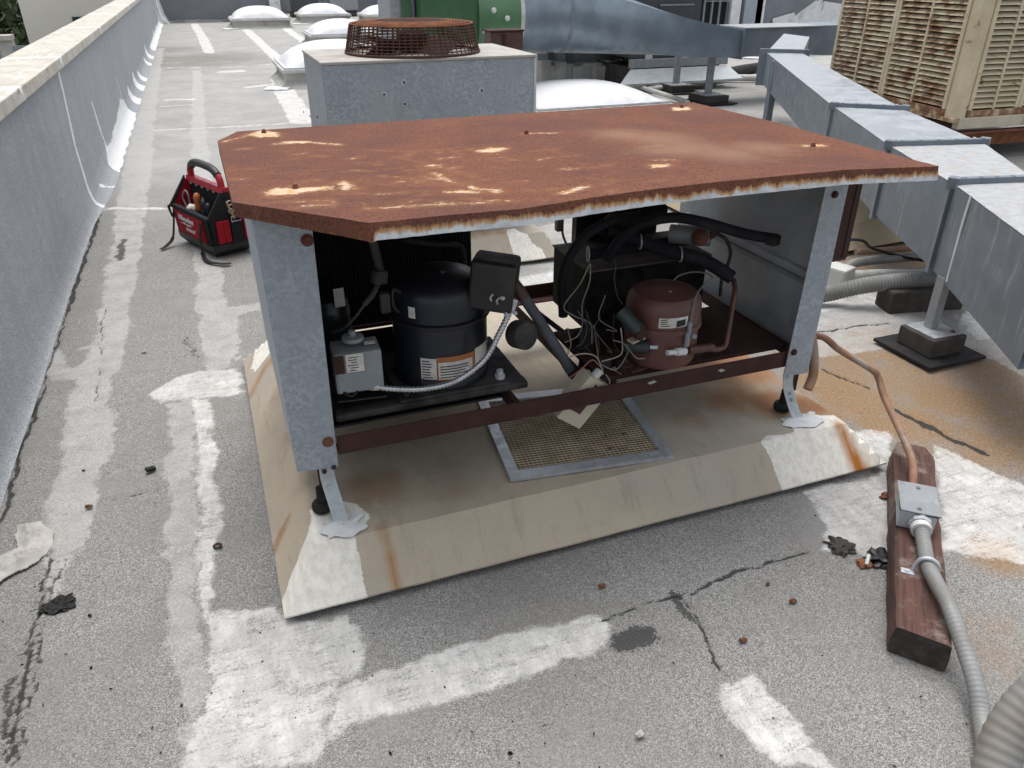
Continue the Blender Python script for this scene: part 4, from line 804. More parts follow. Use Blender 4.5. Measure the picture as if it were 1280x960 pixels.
# --- right: fan coil with bends, hoses, drier
rc = coil('rear_coil', 1.16, 1.66, 2.31, 2.60, .43, .655, 60, True)
box('fan_shroud', 1.26, 1.62, 2.62, 2.66, .43, .86, MT['black'], cu, .004); lathe('fan_motor', [(0, 0), (.05, 0), (.055, .01), (.055, .09), (.04, .1), (0, .1)], (1.38, 2.58, .72), MT['black'], cu, 24, eul(90, 0, 0))
H = lambda nm, pts, r, m='foam': tube(nm, pts, r, MT[m], cu, 14)
H('black_hose', [at(704, 395, Y=2.3), at(703, 350, Y=2.3), at(714, 318, Y=2.3), at(735, 292, Y=2.3), at(765, 276, Y=2.32), at(800, 270, Y=2.35)], .017)
H('black_hose', [at(758, 325, Y=2.3), at(775, 300, Y=2.28), at(800, 281, Y=2.25), at(840, 272, Y=2.2), at(880, 278, Y=2.15), at(930, 292, Y=2.1), at(972, 299, Y=2.06)], .018)
H('large_insulated_hose', [at(762, 287, Y=2.35), at(790, 297, Y=2.3), at(830, 312, Y=2.22), at(880, 326, Y=2.14), at(915, 347, Y=2.08)], .024)
H('black_hose', [at(735, 318, Y=2.36), at(770, 312, Y=2.36), at(810, 306, Y=2.36), at(860, 300, Y=2.36)], .02)
flex('ribbed_hose', [at(752, 292, Y=2.4), at(765, 275, Y=2.4), at(790, 268, Y=2.42), at(830, 262, Y=2.45)], .024, MT['black_rubber'], cu, .012, .12)
rbox('hose_collar', at(966, 300, Y=2.05), (.04, .04, .034), eul(0, 0, 20), MT['black_rubber'], cu, .006)
cyl('filter_drier', at(838, 292, Y=2.3), at(888, 296, Y=2.2), .034, MT['galv_dull'], cu, 22); cyl('drier_stub', at(886, 296, Y=2.2), at(897, 290, Y=2.17), .012, MT['copper'], cu)
bm = bmesh.new(); bmesh.ops.create_uvsphere(bm, u_segments=16, v_segments=10, radius=.03); bmesh.ops.translate(bm, vec=at(875, 297, Y=2.19), verts=bm.verts); bm_obj('drier_end_cap', bm, MT['rust'], cu, True)
tube('liquid_line', [at(896, 291, Y=2.17), at(908, 300, Y=2.16), at(913, 315, Y=2.15), at(910, 330, Y=2.14), at(903, 345, Y=2.14), at(900, 370, Y=2.15)], .006, MT['dusty_black'], cu)
# right compressor
box('compressor_pan', 1.06, 1.79, 1.965, 2.36, .402, .416, MT['rust_dark'], cu, .002)
rcx, rcy, rz = 1.302, 2.03, .425
rcy = 2.02
prof = [(0, 0), (.09, 0), (.113, .012), (.121, .03), (.121, .136), (.1285, .139), (.1285, .154), (.123, .157), (.123, .205), (.118, .229), (.103, .246), (.06, .256), (0, .259)]
rcomp = lathe('small_compressor', prof, (rcx, rcy, rz), simple('red brown compressor primer', (.125, .05, .041), (.095, .04, .034), .5, 0, 6, (.15, .095, .072), .45), cu, 48); rcomp['label'] = 'smaller maroon hermetic compressor with white nameplate'
RB = lambda nm, a0, a1, z0, z1, m, dr=0, tl=.004: curved_label(nm, (rcx, rcy), .1240+dr, RAD(a0), RAD(a1), rz+z0, rz+z1, m, rcomp, tilt=tl)
RB('nameplate', 233, 277, .166, .200, MT['label']); 
for k in range(4): RB('print_line', 236, 246+random.randint(0, 10), .171+.007*k, .1735+.007*k, MT['ink'], .001)
RB('print_block', 259, 273, .170, .192, MT['ink'], .001)
rbox('top_label', (rcx+.015, rcy-.045, rz+.2545), (.05, .022, .0015), eul(9, 2, 12), MT['label'], rcomp)
for a in (195, 325, 20, 160):
    x, y = rcx+.15*math.cos(RAD(a)), max(rcy+.15*math.sin(RAD(a)), 1.99)
    lathe('rubber_mount', [(.028, 0), (.03, .01), (.02, .014), (.02, .02), (.03, .024), (.03, .03), (.012, .034), (.012, .045), (0, .046)], (x, y, .4165), MT['rust_dark'], rcomp, 18)
bm = bmesh.new(); bm_box(bm, (rcx, rcy-.01, rz+.006), (.30, .09, .006), eul(0, 0, 8)); bm_obj('mounting_foot', bm, MT['maroon'], rcomp)
cv = at(846, 441, Y=1.885)
cyl('valve_body', at(860, 438, Y=1.90), at(890, 434, Y=1.93), .014, MT['copper'], rcomp, 14); cyl('white_cap', at(834, 441, Y=1.885), at(846, 440, Y=1.888), .009, MT['plastic_white'], rcomp, 14); cyl('white_collar', at(845, 440, Y=1.887), at(856, 439, Y=1.895), .0135, MT['plastic_white'], rcomp, 12)
cyl('valve_stem', at(858, 432, Y=1.89), at(860, 415, Y=1.89), .009, MT['greybox'], rcomp, 12); cyl('gauge_hose_end', at(861, 418, Y=1.89), at(863, 402, Y=1.89), .0075, MT['greybox'], rcomp, 12); rbox('valve_knob', at(867, 420, Y=1.885), (.018, .014, .014), eul(0, 30, 0), MT['greybox'], rcomp, .003)
tube('suction_tube', [at(886, 437, Y=1.92), at(900, 436, Y=1.93), at(907, 430, Y=1.94), at(911, 410, Y=1.96), at(916, 380, Y=2.0), at(919, 362, Y=2.03), at(917, 350, Y=2.07)], .0095, MT['copper'], cu, 12)
tube('gauge_hose', [at(863, 402, Y=1.89), at(870, 370, Y=1.92), at(884, 352, Y=1.97), at(891, 348, Y=1.98), at(884, 342, Y=2.02), at(866, 340, Y=2.06), at(848, 345, Y=2.08), at(838, 356, Y=2.08)], .0028, MT['wire_grey'], cu, 8)
cyl('run_capacitor', at(776, 389, Y=1.99), at(800, 415, Y=1.93), .024, MT['green_dark'], cu, 22); rbox('capacitor_end', at(799, 416, Y=1.928), (.036, .03, .04), eul(0, 40, 15), MT['rust_dark'], cu, .004)
cyl('start_relay', at(783, 432, Y=1.98), at(812, 434, Y=1.93), .022, MT['green_dark'], cu, 20); cyl('relay_terminal', at(812, 434, Y=1.93), at(822, 434, Y=1.92), .007, MT['zinc'], cu)
rbox('relay_bracket', at(795, 424, Y=1.935), (.05, .03, .006), eul(0, -8, 10), MT['cream'], cu)
rbox('wiring_plate', at(790, 455, Y=2.05), (.14, .12, .004), eul(0, 0, 10), MT['black'], cu)
W = lambda pts, m='wire_cream', r=.0022: tube('wire', pts, r, MT[m], cu, 6)
W([at(737, 330, Y=2.25), at(725, 355, Y=2.22), at(705, 383, Y=2.2), at(718, 395, Y=2.18), at(738, 405, Y=2.16), at(740, 430, Y=2.1)])
W([at(738, 330, Y=2.25), at(737, 352, Y=2.22), at(728, 380, Y=2.2), at(728, 405, Y=2.18), at(722, 420, Y=2.15), at(706, 428, Y=2.15)])
W([at(712, 446, Y=1.98), at(730, 442, Y=1.96), at(745, 446, Y=1.95), at(752, 460, Y=1.94), at(754, 468, Y=1.93)])
W([at(712, 472, Y=1.95), at(726, 462, Y=1.94), at(740, 450, Y=1.94), at(750, 458, Y=1.93)], 'wire_red')
W([at(752, 452, Y=1.95), at(775, 444, Y=1.95), at(778, 430, Y=1.96), at(776, 410, Y=1.96)]); W([at(750, 455, Y=1.95), at(770, 462, Y=1.95), at(785, 440, Y=1.95), at(783, 430, Y=1.95)], 'wire_grey')
W([at(766, 425, Y=1.95), at(780, 430, Y=1.94), at(795, 447, Y=1.93), at(806, 448, Y=1.93)], 'wire_grey'); W([at(770, 330, Y=2.3), at(768, 350, Y=2.25), at(772, 370, Y=2.2), at(778, 380, Y=2.1)], 'wire_grey')
W([at(757, 468, Y=1.93), at(762, 476, Y=1.92), at(760, 486, Y=1.92)], 'wire_grey'); W([at(742, 406, Y=2.16), at(745, 425, Y=2.1), at(748, 450, Y=2.0)])
for k in range(9):
    x0_, y0_ = random.uniform(705, 780), random.uniform(345, 420); Yk = random.uniform(1.98, 2.2); W([at(x0_, y0_, Y=Yk), at(x0_+random.uniform(-12, 14), y0_+random.uniform(12, 30), Y=Yk-.02), at(x0_+random.uniform(-10, 22), y0_+random.uniform(30, 48), Y=Yk-.04), at(x0_+random.uniform(-10, 30), y0_+random.uniform(40, 62), Y=Yk-.05)], random.choice(['wire_cream', 'wire_grey', 'wire_grey', 'ink']), random.choice([.0013, .0018]))
for k in range(6):
    x0_ = random.uniform(1.08, 1.24); y0_ = random.uniform(2.02, 2.28); rbox('terminal_block', (x0_, y0_, .43), (random.uniform(.03, .06), .04, random.uniform(.02, .05)), eul(0, 0, random.uniform(0, 90)), MT['dusty_black'], cu, .004)
for p, q in (((735, 318), 2.33), ((800, 302), 2.28), ((850, 318), 2.18)): V, F = tube_geo([np.array(at(*p, Y=q))+[.026*math.cos(a)*.3, .026*math.cos(a), .026*math.sin(a)] for a in np.linspace(0, 2*math.pi, 17)], .003, 6, False); mesh('hose_clamp', V, F, MT['zinc'], cu, True)
# grey wires hanging from the top at the back
W([at(702, 280, Y=2.7), at(704, 295, Y=2.7), at(710, 308, Y=2.68), at(718, 314, Y=2.65)], 'ink' if 0 else 'wire_grey', .005); W([at(722, 276, Y=2.7), at(722, 292, Y=2.7), at(716, 304, Y=2.68)], 'wire_grey', .006)
rbox('cable_gland', at(699, 281, Y=2.7), (.03, .03, .05), eul(), MT['wire_grey'], cu, .006)
box('rear_top_angle', .10, 1.84, RY-.01, RY+.018, 1.03, 1.065, MT['black'], cu)
box('front_top_angle', .20, 1.77, FY+.02, FY+.05, 1.04, 1.068, MT['black'], cu)
# small loose tags on pan
for p, s in (((815, 478), (.03, .012)), ((775, 462), (.04, .05)), ((902, 463), (.02, .014))): q = at(*p, Z=.4175); rbox('paper_scrap', q, (s[0], s[1], .001), eul(0, 0, 15), MT['label'], cu)
box('disc_labelled_plate', 0, 0, 0, 0, 0, 0, MT['label'], cu) if 0 else None
q = at(872, 352, Y=2.36); rbox('coil_nameplate', (q[0], 2.375, q[2]), (.05, .002, .05), eul(), MT['coil_dark'], cu)
# dangling cream box hooked over the front rail with a white cylinder
db = rbox('dangling_box', at(726, 498, Y=1.965), (.115, .06, .175), eul(8, 38, 8), MT['cream'], cu, .004)
rbox('box_cavity', at(729, 501, Y=1.936), (.05, .006, .09), eul(8, 38, 8), MT['maroon'], db)
cyl('white_capacitor', at(728, 488, Y=1.94), at(749, 464, Y=1.97), .015, MT['plastic_white'], db, 16)
rbox('open_lid', at(756, 482, Y=1.97), (.006, .05, .08), eul(10, 44, 12), MT['rust_dark'], db)
# brown switch box behind the right post
dbx = box('switch_box', 1.868, 1.985, 1.965, 2.13, .705, 1.06, MT['maroon'], cu, .006); box('hinged_door', 1.875, 1.978, 1.957, 1.9645, .72, 1.04, MT['rust_dark'], dbx, .002); box('door_seam', 1.953, 1.957, 1.9535, 1.9565, .72, 1.04, MT['ink'], dbx)
tube('hanging_conduit', [(1.875, FY+.05, .46), (1.90, FY+.04, .38), (1.895, FY+.015, .30), (1.865, FY-.005, .255)], .017, MT['rust_pipe'], cu, 12)
# ================================================================== EQUIPMENT BEHIND
# ------------------------------------------------------------------ galvanized fan cabinet
fc = thing('fan_condenser', 'galvanized cabinet with a rusted wire fan guard on top, right behind the rusted unit', 'condenser', (1.2, 4.75, BZ1))
X0, X1, Y0, Y1, Z0, Z1 = .602, 1.805, 4.37, 5.12, .36, 1.150
box('front_panel', X0+.003, X1-.012, Y0, Y0+.01, Z0, Z1-.004, MT['galv'], fc, .002); 
box('side_panel', X0, X0+.012, Y0+.0105, Y1, Z0, Z1-.004, MT['galv_dull'], fc, .002); box('side_panel', X1-.012, X1, Y0+.0105, Y1, Z0, Z1-.004, MT['galv_dull'], fc, .002)
box('back_panel', X0+.013, X1-.013, Y1-.012, Y1-.002, Z0, Z1-.005, MT['galv_dull'], fc, .002)
box('corner_trim', X1-.0115, X1+.004, Y0-.004, Y0+.01, Z0, Z1-.004, MT['frame_white'], fc, .002)
MT['dust_top'] = simple('dusty galvanized top', (.40, .38, .345), (.33, .315, .29), .7, .05, 5, (.28, .24, .2), .4)
box('top_panel', X0-.006, X1+.006, Y0-.008, Y1+.006, Z1-.003, Z1+.012, MT['dust_top'], fc, .004)
for x, y in ((.64, 4.45), (1.74, 4.45), (.64, 5.02), (1.74, 5.02)): box('support_leg', x, x+.04, y, y+.04, BZ1+.002, Z0-.001, MT['galv_light'], fc, .002)
for p in ((505, 103), (480, 118), (506, 130), (602, 113)):
    q = at(*p, Y=Y0); lathe('washer', [(.018, 0), (.018, .0015), (.006, .0025), (0, .0025)], (q[0], Y0-.0005, q[2]), MT['galv_light'], fc, 18, eul(90, 0, 0)); lathe('screw_hole', [(.006, 0), (.006, .0012), (0, .0012)], (q[0], Y0-.003, q[2]), MT['ink'], fc, 10, eul(90, 0, 0))
for p in ((380, 140), (388, 145), (397, 146)):
    q = at(*p, X=X0); bolt('side_screw', (X0-.001, q[1], q[2]), .006, MT['ink'], fc, '-x', .004)
gc = (1.185, 4.745); gz = Z1+.012; MT['guard'] = rusty('rusted guard wire', (.10, .05, .035), (.055, .03, .024), (.3, .13, .06), .8, .35)
guard = thing('dummy', '', '', (0, 0, 0)) if 0 else None
def ring_tube(r, z, tr, nm, m, parent, seg=64):
    V, F = tube_geo([(gc[0]+r*math.cos(a), gc[1]+r*math.sin(a), gz+z) for a in np.linspace(0, 2*math.pi, seg+1)], tr, 6, False); return mesh(nm, V, F, m, parent, True)
gb = ring_tube(.385, .008, .008, 'fan_guard', MT['guard'], fc)
for k in range(1, 9):
    f = k/9; ring_tube(.385-.035*f, .008+.145*f, .0034, 'guard_ring', MT['guard'], gb)
for k in range(1, 21): ring_tube(.342-.0158*k, .157+.010*math.sin(k/21*math.pi), .0034, 'guard_top_ring', MT['rust_light'] if k < 9 else MT['guard'], gb, 48)
ring_tube(.347, .153, .006, 'guard_rim', MT['rust_light'], gb)
V = []; F = []
for k in range(72):
    a = 2*math.pi*k/72; c, s = math.cos(a), math.sin(a); A_, B_ = tube_geo([(gc[0]+.386*c, gc[1]+.386*s, gz+.006), (gc[0]+.352*c, gc[1]+.352*s, gz+.153)], .0032 if k % 9 else .006, 5, False)
    F += [[i+len(V) for i in f] for f in B_]; V += list(A_)
mesh('guard_upright', V, F, MT['guard'], gb, True, kind='stuff')
for k in range(6):
    a = math.pi*k/6+.2; c, s = math.cos(a), math.sin(a); cyl('guard_spoke', (gc[0]-.345*c, gc[1]-.345*s, gz+.152), (gc[0]+.345*c, gc[1]+.345*s, gz+.152), .0035, MT['guard'], gb, 6)
lathe('fan_motor', [(0, 0), (.08, 0), (.085, .01), (.085, .08), (.07, .095), (0, .10)], (gc[0], gc[1], gz+.015), MT['rust_dark'], fc, 24)
for k in range(4):
    a = math.pi/2*k+.5; V, F = grid(6, 3, lambda u, v: (gc[0]+(.08+.24*u)*math.cos(a)-(v-.5)*.16*math.sin(a), gc[1]+(.08+.24*u)*math.sin(a)+(v-.5)*.16*math.cos(a), gz+.03+(v-.5)*.08)); mesh('fan_blade', V, F, MT['rust_dark'], fc, True)
# ------------------------------------------------------------------ green fan and the duct it blows into
gf = thing('exhaust_fan', 'green painted centrifugal fan housing behind the fan cabinet', 'fan', (3.1, 9.2, 0))
gy_, gzc, grr = 9.15, 1.12, .60
def drum(name, x0, x1, r, m, parent, cy=gy_, cz=gzc, seg=40):
    s = [[(x, cy+r*math.cos(a), cz+r*math.sin(a)) for a in np.linspace(0, 2*math.pi, seg, endpoint=False)] for x in (x0, x1)]; return loft(name, s, m, parent, True, True, 30)
x_a = at(520, 20, Y=gy_-.3)[0]; x_b = at(590, 30, Y=gy_-.3)[0]; x_c = at(648, 30, Y=gy_-.3)[0]
loft('scroll_housing', [[(x, gy_-.5, .45), (x, gy_+.55, .45), (x, gy_+.55, 1.5), (x, gy_+.2, 2.0), (x, gy_-.3, 1.95), (x, gy_-.52, 1.5)] for x in (x_a, x_b)], MT['green'], gf)
MT['green_light'] = simple('light green cone', (.085, .19, .095), (.065, .15, .075), .35, 0, 4)
s = [[(x, gy_+r*math.cos(a), gzc+r*math.sin(a)) for a in np.linspace(0, 2*math.pi, 40, endpoint=False)] for x, r in ((x_b+.003, .56), (x_b+.03, .56), (x_b+.04, .53), (x_c, .43))]; loft('outlet_cone', s, MT['green_light'], gf, True, True, 30)
box('green_motor_cover', x_a-.28, x_a-.005, gy_-.3, gy_+.3, .5, 1.7, MT['galv_dull'], gf, .02); box('green_corner', x_a-.16, x_a-.06, gy_-.36, gy_-.305, .5, 1.8, MT['green'], gf, .01)
for p in ((604, 24), (618, 13), (635, 23), (606, 39)): q = at(*p, Y=gy_-.52); bolt('white_bolt', (q[0], gy_-.50, q[2]), .022, MT['plastic_white'], gf, 'y', .02)
for x in (x_a+.05, x_b-.1): box('fan_stand', x, x+.08, gy_-.4, gy_+.4, 0, .46, MT['galv_dull'], gf)
eb = thing('electrical_box', 'small rusty brown electrical box standing against the green fan', 'electrical box', (2.2, 5.6, 0))
q0 = at(613, 38, Y=6.0); q1 = at(654, 66, Y=6.0)
box('box_body', q0[0], q1[0], 6.0, 6.15, q1[2]-.05, q0[2]-.015, MT['maroon'], eb, .006); box('box_lid', q0[0]-.006, q1[0]+.006, 5.99, 6.16, q0[2]-.014, q0[2], MT['rust_dark'], eb, .004); box('hasp', q0[0]+.1, q0[0]+.12, 5.984, 5.999, q0[2]-.1, q0[2]-.03, MT['rust_dark'], eb)
box('pedestal', q0[0]+.05, q1[0]-.05, 6.03, 6.12, 0, q1[2]-.051, MT['rust_dark'], eb)
rd = thing('round_duct', 'blue grey round duct tapering to a flat rectangular end, leaving the green fan', 'duct', (5, 9.1, 0))
n = 48; ang = np.linspace(0, 2*math.pi, n, endpoint=False)
def circ(x, r, cy, cz): return [(x, cy+r*math.cos(a), cz+r*math.sin(a)) for a in ang]
def rect(x, hy, hz, cy, cz):
    out = []
    for a in ang:
        c, s = math.cos(a), math.sin(a); k = 1/max(abs(c), abs(s)); out.append((x, cy+hy*c*k, cz+hz*s*k))
    return out
def lerp(A, B, t): return [tuple(np.array(a)*(1-t)+np.array(b)*t) for a, b in zip(A, B)]
xm = at(715, 30, Y=gy_-.4)[0]; xe = at(912, 50, Y=gy_)[0]; xq = at(850, 50, Y=gy_)[0]
ca = circ(x_c+.004, .43, gy_, gzc); cb_ = circ(xm, .43, gy_+.0, gzc); rc_ = rect(xq, .34, .21, gy_+.05, .815); rc2 = rect(xe, .3, .155, gy_+.05, .735)
loft('round_section', [ca, cb_], MT['duct_round'], rd, True, True, 30); s = [lerp(circ(xm+.004, .43, gy_, gzc), rc_, t_) for t_ in np.linspace(0, 1, 9)]; loft('transition', s+[rc2], MT['duct_round'], rd, True, True, 25)
loft('seam_band', [circ(xm-.02, .434, gy_, gzc), circ(xm+.02, .434, gy_, gzc)], MT['duct_grey'], rd, True, True, 30); loft('white_sealant_joint', [circ(x_c-.015, .436, gy_, gzc), circ(x_c+.03, .437, gy_, gzc)], MT['frame_white'], rd, True, True, 30)
loft('end_flange', [rect(xe, .33, .18, gy_+.05, .735), rect(xe+.03, .33, .18, gy_+.05, .735)], MT['duct_grey'], rd)
box('hanger_clip', xm-.14, xm-.06, gy_-.06, gy_, gzc-.5, gzc-.42, MT['black'], rd)
cd = thing('cross_duct', 'grey rectangular duct running across behind the diagonal duct', 'duct', (8, 9.2, 0))
xj = at(985, 50, Y=gy_)[0]; xz = at(1085, 55, Y=9.0)[0]
loft('duct_section', [rect(xe+.032, .3, .165, gy_+.05, .745), rect(xj, .3, .16, gy_+.05, .75)], MT['duct_grey'], cd); box('duct_top_sheet', xe+.04, xj+.3, gy_-.27, gy_+.37, .909, .922, MT['galv_dull'], cd)
loft('duct_section', [rect(xj+.002, .3, .17, gy_+.05, .75), rect(xz, .3, .2, gy_+.05, .72)], MT['duct_grey'], cd); loft('flange', [rect(xz-.06, .32, .21, gy_+.05, .72), rect(xz-.02, .32, .21, gy_+.05, .72)], MT['galv_dull'], cd)
# ------------------------------------------------------------------ the diagonal duct
dd = thing('diagonal_duct', 'pale galvanized rectangular duct in flanged sections running diagonally at the right', 'duct', (3.6, 3.5, 0))
sec = []
for (a, b, zt, zb) in (((958, 66), (1003, 67), .80, .50), ((1042, 134), (1131, 138), .745, .40), ((1112, 183), (1230, 180), .737, .36), ((1192, 231), (1296, 227), .74, .35), ((1320, 326), (1440, 320), .745, .34)):
    p, q = at(*a, Z=zt), at(*b, Z=zt); sec.append((np.array(p), np.array(q), zt, zb))
MT['duct_top'] = MT['galv_duct_shade']
def flakes_mat():
    t = NT('flaking galvanized duct top'); c = t.mix(t.ss(t.noise(20, 4), .35, .65), (.35, .375, .395), (.29, .315, .335)); f = t.noise(60, 4, .75); c = t.mix(t.ss(f, .54, .60), c, (.36, .26, .17)); c = t.mix(t.ss(f, .63, .67), c, (.50, .42, .32)); t.col(c); t.rough(.7); t.bump(f, .6, .004); return t.m
MT['flaky'] = flakes_mat(); MT['duct_pale'] = galv('pale duct top sheet', (.32, .345, .365), (.27, .295, .315), 12, .5, .2)  # paler than the duct sides: light falling on the tops put into colour
for k in range(4):
    p0_, q0_, t0, b0_ = sec[k]; p1_, q1_, t1, b1 = sec[k+1]
    A_ = [(p0_[0], p0_[1], b0_), tuple(p0_), tuple(q0_), (q0_[0], q0_[1], b0_)]; B_ = [(p1_[0], p1_[1], b1), tuple(p1_), tuple(q1_), (q1_[0], q1_[1], b1)]
    Vd = []; Fd = []
    for e in range(4):       # each side of the sheet metal section slightly oil-canned
        a0, a1, b0, b1_ = np.array(A_[e]), np.array(A_[(e+1) % 4]), np.array(B_[e]), np.array(B_[(e+1) % 4]); nv = np.cross(a1-a0, b0-a0); nv /= np.linalg.norm(nv); n0 = len(Vd); ns, nt2 = 11, 21
        for j in range(nt2):
            for i in range(ns):
                u_, v_ = i/(ns-1), j/(nt2-1); dsp = .022*(fbm(np.array([u_*2.2+e*3+k*7]), np.array([v_*3.2+k]))[0]-.47)*min(1, 6*min(u_, 1-u_))*min(1, 6*min(v_, 1-v_)); Vd.append(tuple((a0*(1-u_)+a1*u_)*(1-v_)+(b0*(1-u_)+b1_*u_)*v_+nv*dsp*(0 if e == 1 else 1)))
        Fd += [[n0+j*ns+i, n0+(j+1)*ns+i, n0+(j+1)*ns+i+1, n0+j*ns+i+1] for j in range(nt2-1) for i in range(ns-1)]
    ds = mesh('duct_section', Vd, Fd, MT['galv_duct_shade'], dd, True, auto=30)
    up = np.array([0, 0, .003]); tp4 = [np.array(A_[1])+up, np.array(A_[2])+up, np.array(B_[2])+up, np.array(B_[1])+up]; top = [tuple(p) for p in tp4]
    nn = 14; V, F = grid(nn, nn, lambda u, v: tuple((tp4[0]*(1-u)+tp4[1]*u)*(1-v)+(tp4[3]*(1-u)+tp4[2]*u)*v+np.array([0, 0, .012*math.sin(math.pi*u)*math.sin(math.pi*v)*(1 if k % 2 else -.15)+random.uniform(0, .0015)]))); mesh('top_sheet', V, F, MT['flaky'] if k >= 2 else MT['duct_pale'], ds, True)
    if k > 0:
        d = (np.array(B_[0])-np.array(A_[0])); d[2] = 0; d /= np.linalg.norm(d)
        nrm = (q0_-p0_)/np.linalg.norm(q0_-p0_); fl = []
        for off in (-.018, .018):
            fl.append([tuple(np.array(A_[0])+d*off-nrm*.02-[0, 0, .02]), tuple(np.array(A_[1])+d*off-nrm*.02+[0, 0, .03]), tuple(np.array(A_[2])+d*off+nrm*.02+[0, 0, .03]), tuple(np.array(A_[3])+d*off+nrm*.02-[0, 0, .02])])
        loft('flange', fl, MT['duct_grey'], dd); 
        for q_ in np.linspace(.12, .88, 5): c_ = np.array(A_[1])*(1-q_)+np.array(A_[2])*q_; bolt('flange_screw', tuple(c_-d*0+np.array([0, 0, .031])), .008, MT['zinc'], dd, 'z', .006)
        for e in (1, 2): rbox('corner_cleat', np.array(A_[e])+[0, 0, .01], (.05, .05, .05), eul(0, 0, 30), MT['duct_grey'], dd, .004)
# white sealant run on the near left face, and dent seam
a1 = at(1235, 262, Z=.74); a2 = at(1200, 378, Z=.352)
p2, p3 = sec[3][0], sec[4][0]; dv = (p3-p2); dv[2] = 0; dv /= np.linalg.norm(dv)
f = .22; base_p = p2+(p3-p2)*f; nrm2 = np.array([-dv[1], dv[0], 0]); nrm2 = nrm2 if nrm2[0] < 0 else -nrm2
tube('sealant_bead', [tuple(base_p+nrm2*.002+[0, 0, .012]), tuple(base_p+nrm2*.003-[0, 0, .1]-dv*.004), tuple(base_p+nrm2*.003-[0, 0, .25]), tuple(base_p+nrm2*.003-[0, 0, .375]+dv*.004)], .0055, MT['white'], dd, 8)
# upturned end where it meets the cross duct
p0_, q0_, t0, b0_ = sec[0]; e0 = at(980, 42, Z=.90); e1 = at(1012, 46, Z=.90)
loft('elbow', [[(p0_[0], p0_[1], b0_), tuple(p0_+np.array([0, 0, .004])), tuple(q0_+np.array([0, 0, .004])), (q0_[0], q0_[1], b0_)], [(e0[0], e0[1], .58), e0, e1, (e1[0], e1[1], .58)]], MT['duct_pale'], dd); 
rbox('elbow_flange', tuple((p0_+q0_)/2+np.array([0, 0, -.14])), (.50, .04, .36), eul(0, 0, -35), MT['duct_grey'], dd)
# duct supports
def support(x, y, zt, label, w=.045, pad=.34, blk=.2):
    t = thing('duct_support', label, 'duct support', (x, y, 0), 'posts carrying the ducts')
    box('rubber_pad', x-pad/2, x+pad/2, y-pad/2, y+pad/2, .012, .028, MT['black_rubber'], t, .004); box('wood_block', x-blk/2, x+blk/2, y-blk/2, y+blk/2, .0285, .115, MT['block'], t, .006)
    box('foot_plate', x-blk*.42, x+blk*.42, y-blk*.42, y+blk*.42, .1155, .122, MT['galv_light'], t, .001); bolt('foot_bolt', (x+blk*.25, y-blk*.3, .122), .008, MT['rust'], t, 'z')
    bm = bmesh.new(); bm_box(bm, (x, y, (zt+.122)/2), (w, .005, zt-.122)); bm_box(bm, (x-w/2+.0025, y+.022, (zt+.122)/2), (.005, .038, zt-.122)); bm_box(bm, (x+w/2-.0025, y+.022, (zt+.122)/2), (.005, .038, zt-.122)); bm_obj('post', bm, MT['galv_dull'], t)
    return t
support(2.99, 2.35, .37, 'short strut post on a wooden block under the near end of the diagonal duct')
for (p, Yt, lab) in (((845, 113), .6, 'dark strut post under the tapered duct, nearer the dark rooftop unit'), ((885, 126), .95, 'tall grey strut post in front of the tapered duct')):
    q = at(*p, Z=.03); support(q[0], q[1], Yt, lab, .09, .55, .38)
q = at(972, 140, Z=.3); sp2 = thing('duct_support', 'grey channel post against the far left side of the diagonal duct', 'duct support', (q[0], q[1], 0), 'posts carrying the ducts'); qq = at(968, 84, Z=.80)
pp_ = sec[0][0]*.85+sec[1][0]*.15; box('post', pp_[0]-.07, pp_[0]+.0, pp_[1]-.12, pp_[1]-.06, 0, .78, MT['galv_duct_shade'], sp2, .004); box('foot_plate', pp_[0]-.15, pp_[0]+.08, pp_[1]-.2, pp_[1]+.02, 0.005, .02, MT['galv_dull'], sp2)
# ------------------------------------------------------------------ cream louvred condenser at the right
lvx = thing('louvred_condenser', 'tall cream condenser with rusty louvred panels at the right edge', 'condenser', (7.2, 6.5, 0))
K = np.array(at(1190, 152, Z=.36)); u1 = np.array([math.sin(R(9)), math.cos(R(9)), 0]); u2 = np.array([math.cos(R(3)), -math.sin(R(3)), 0])
LL, LR_, HH = 2.05, 1.9, 1.35
def lbox(name, o, u, nrm, a0, a1, d0, d1, z0, z1, m, parent, bev=0):
    c = o+u*(a0+a1)/2+nrm*(d0+d1)/2; c = (c[0], c[1], K[2]+(z0+z1)/2)
    rot = Matrix(((u[0], nrm[0], 0), (u[1], nrm[1], 0), (0, 0, 1))); 
    return rbox(name, c, (a1-a0, abs(d1-d0), z1-z0), rot, m, parent, bev)
def cream_rust(name, amt):
    t = NT(name); gm = t.n('ShaderNodeNewGeometry'); t.co = gm.outputs['Position']; c = t.mix(t.ss(t.noise(4, 5), .35, .65), (.58, .51, .36), (.50, .43, .29)); n = t.noise(7, 6, .7); c = t.mix(t.ss(n, .62-amt*.2, .70-amt*.12), c, (.27, .15, .075)); c = t.mix(t.ss(n, .72-amt*.2, .8-amt*.14), c, (.15, .065, .035)); t.col(c); t.rough(.6); return t.m
MT['cream_a'] = cream_rust('cream louvre enamel', .3); MT['cream_b'] = cream_rust('rusting cream louvre', .95); MT['cream_c'] = cream_rust('heavily rusted cream sill', 1.3)
n1 = np.array([-u1[1], u1[0], 0]); n2 = np.array([-u2[1], u2[0], 0]); n2 = n2 if n2[1] < 0 else -n2     # outward normals
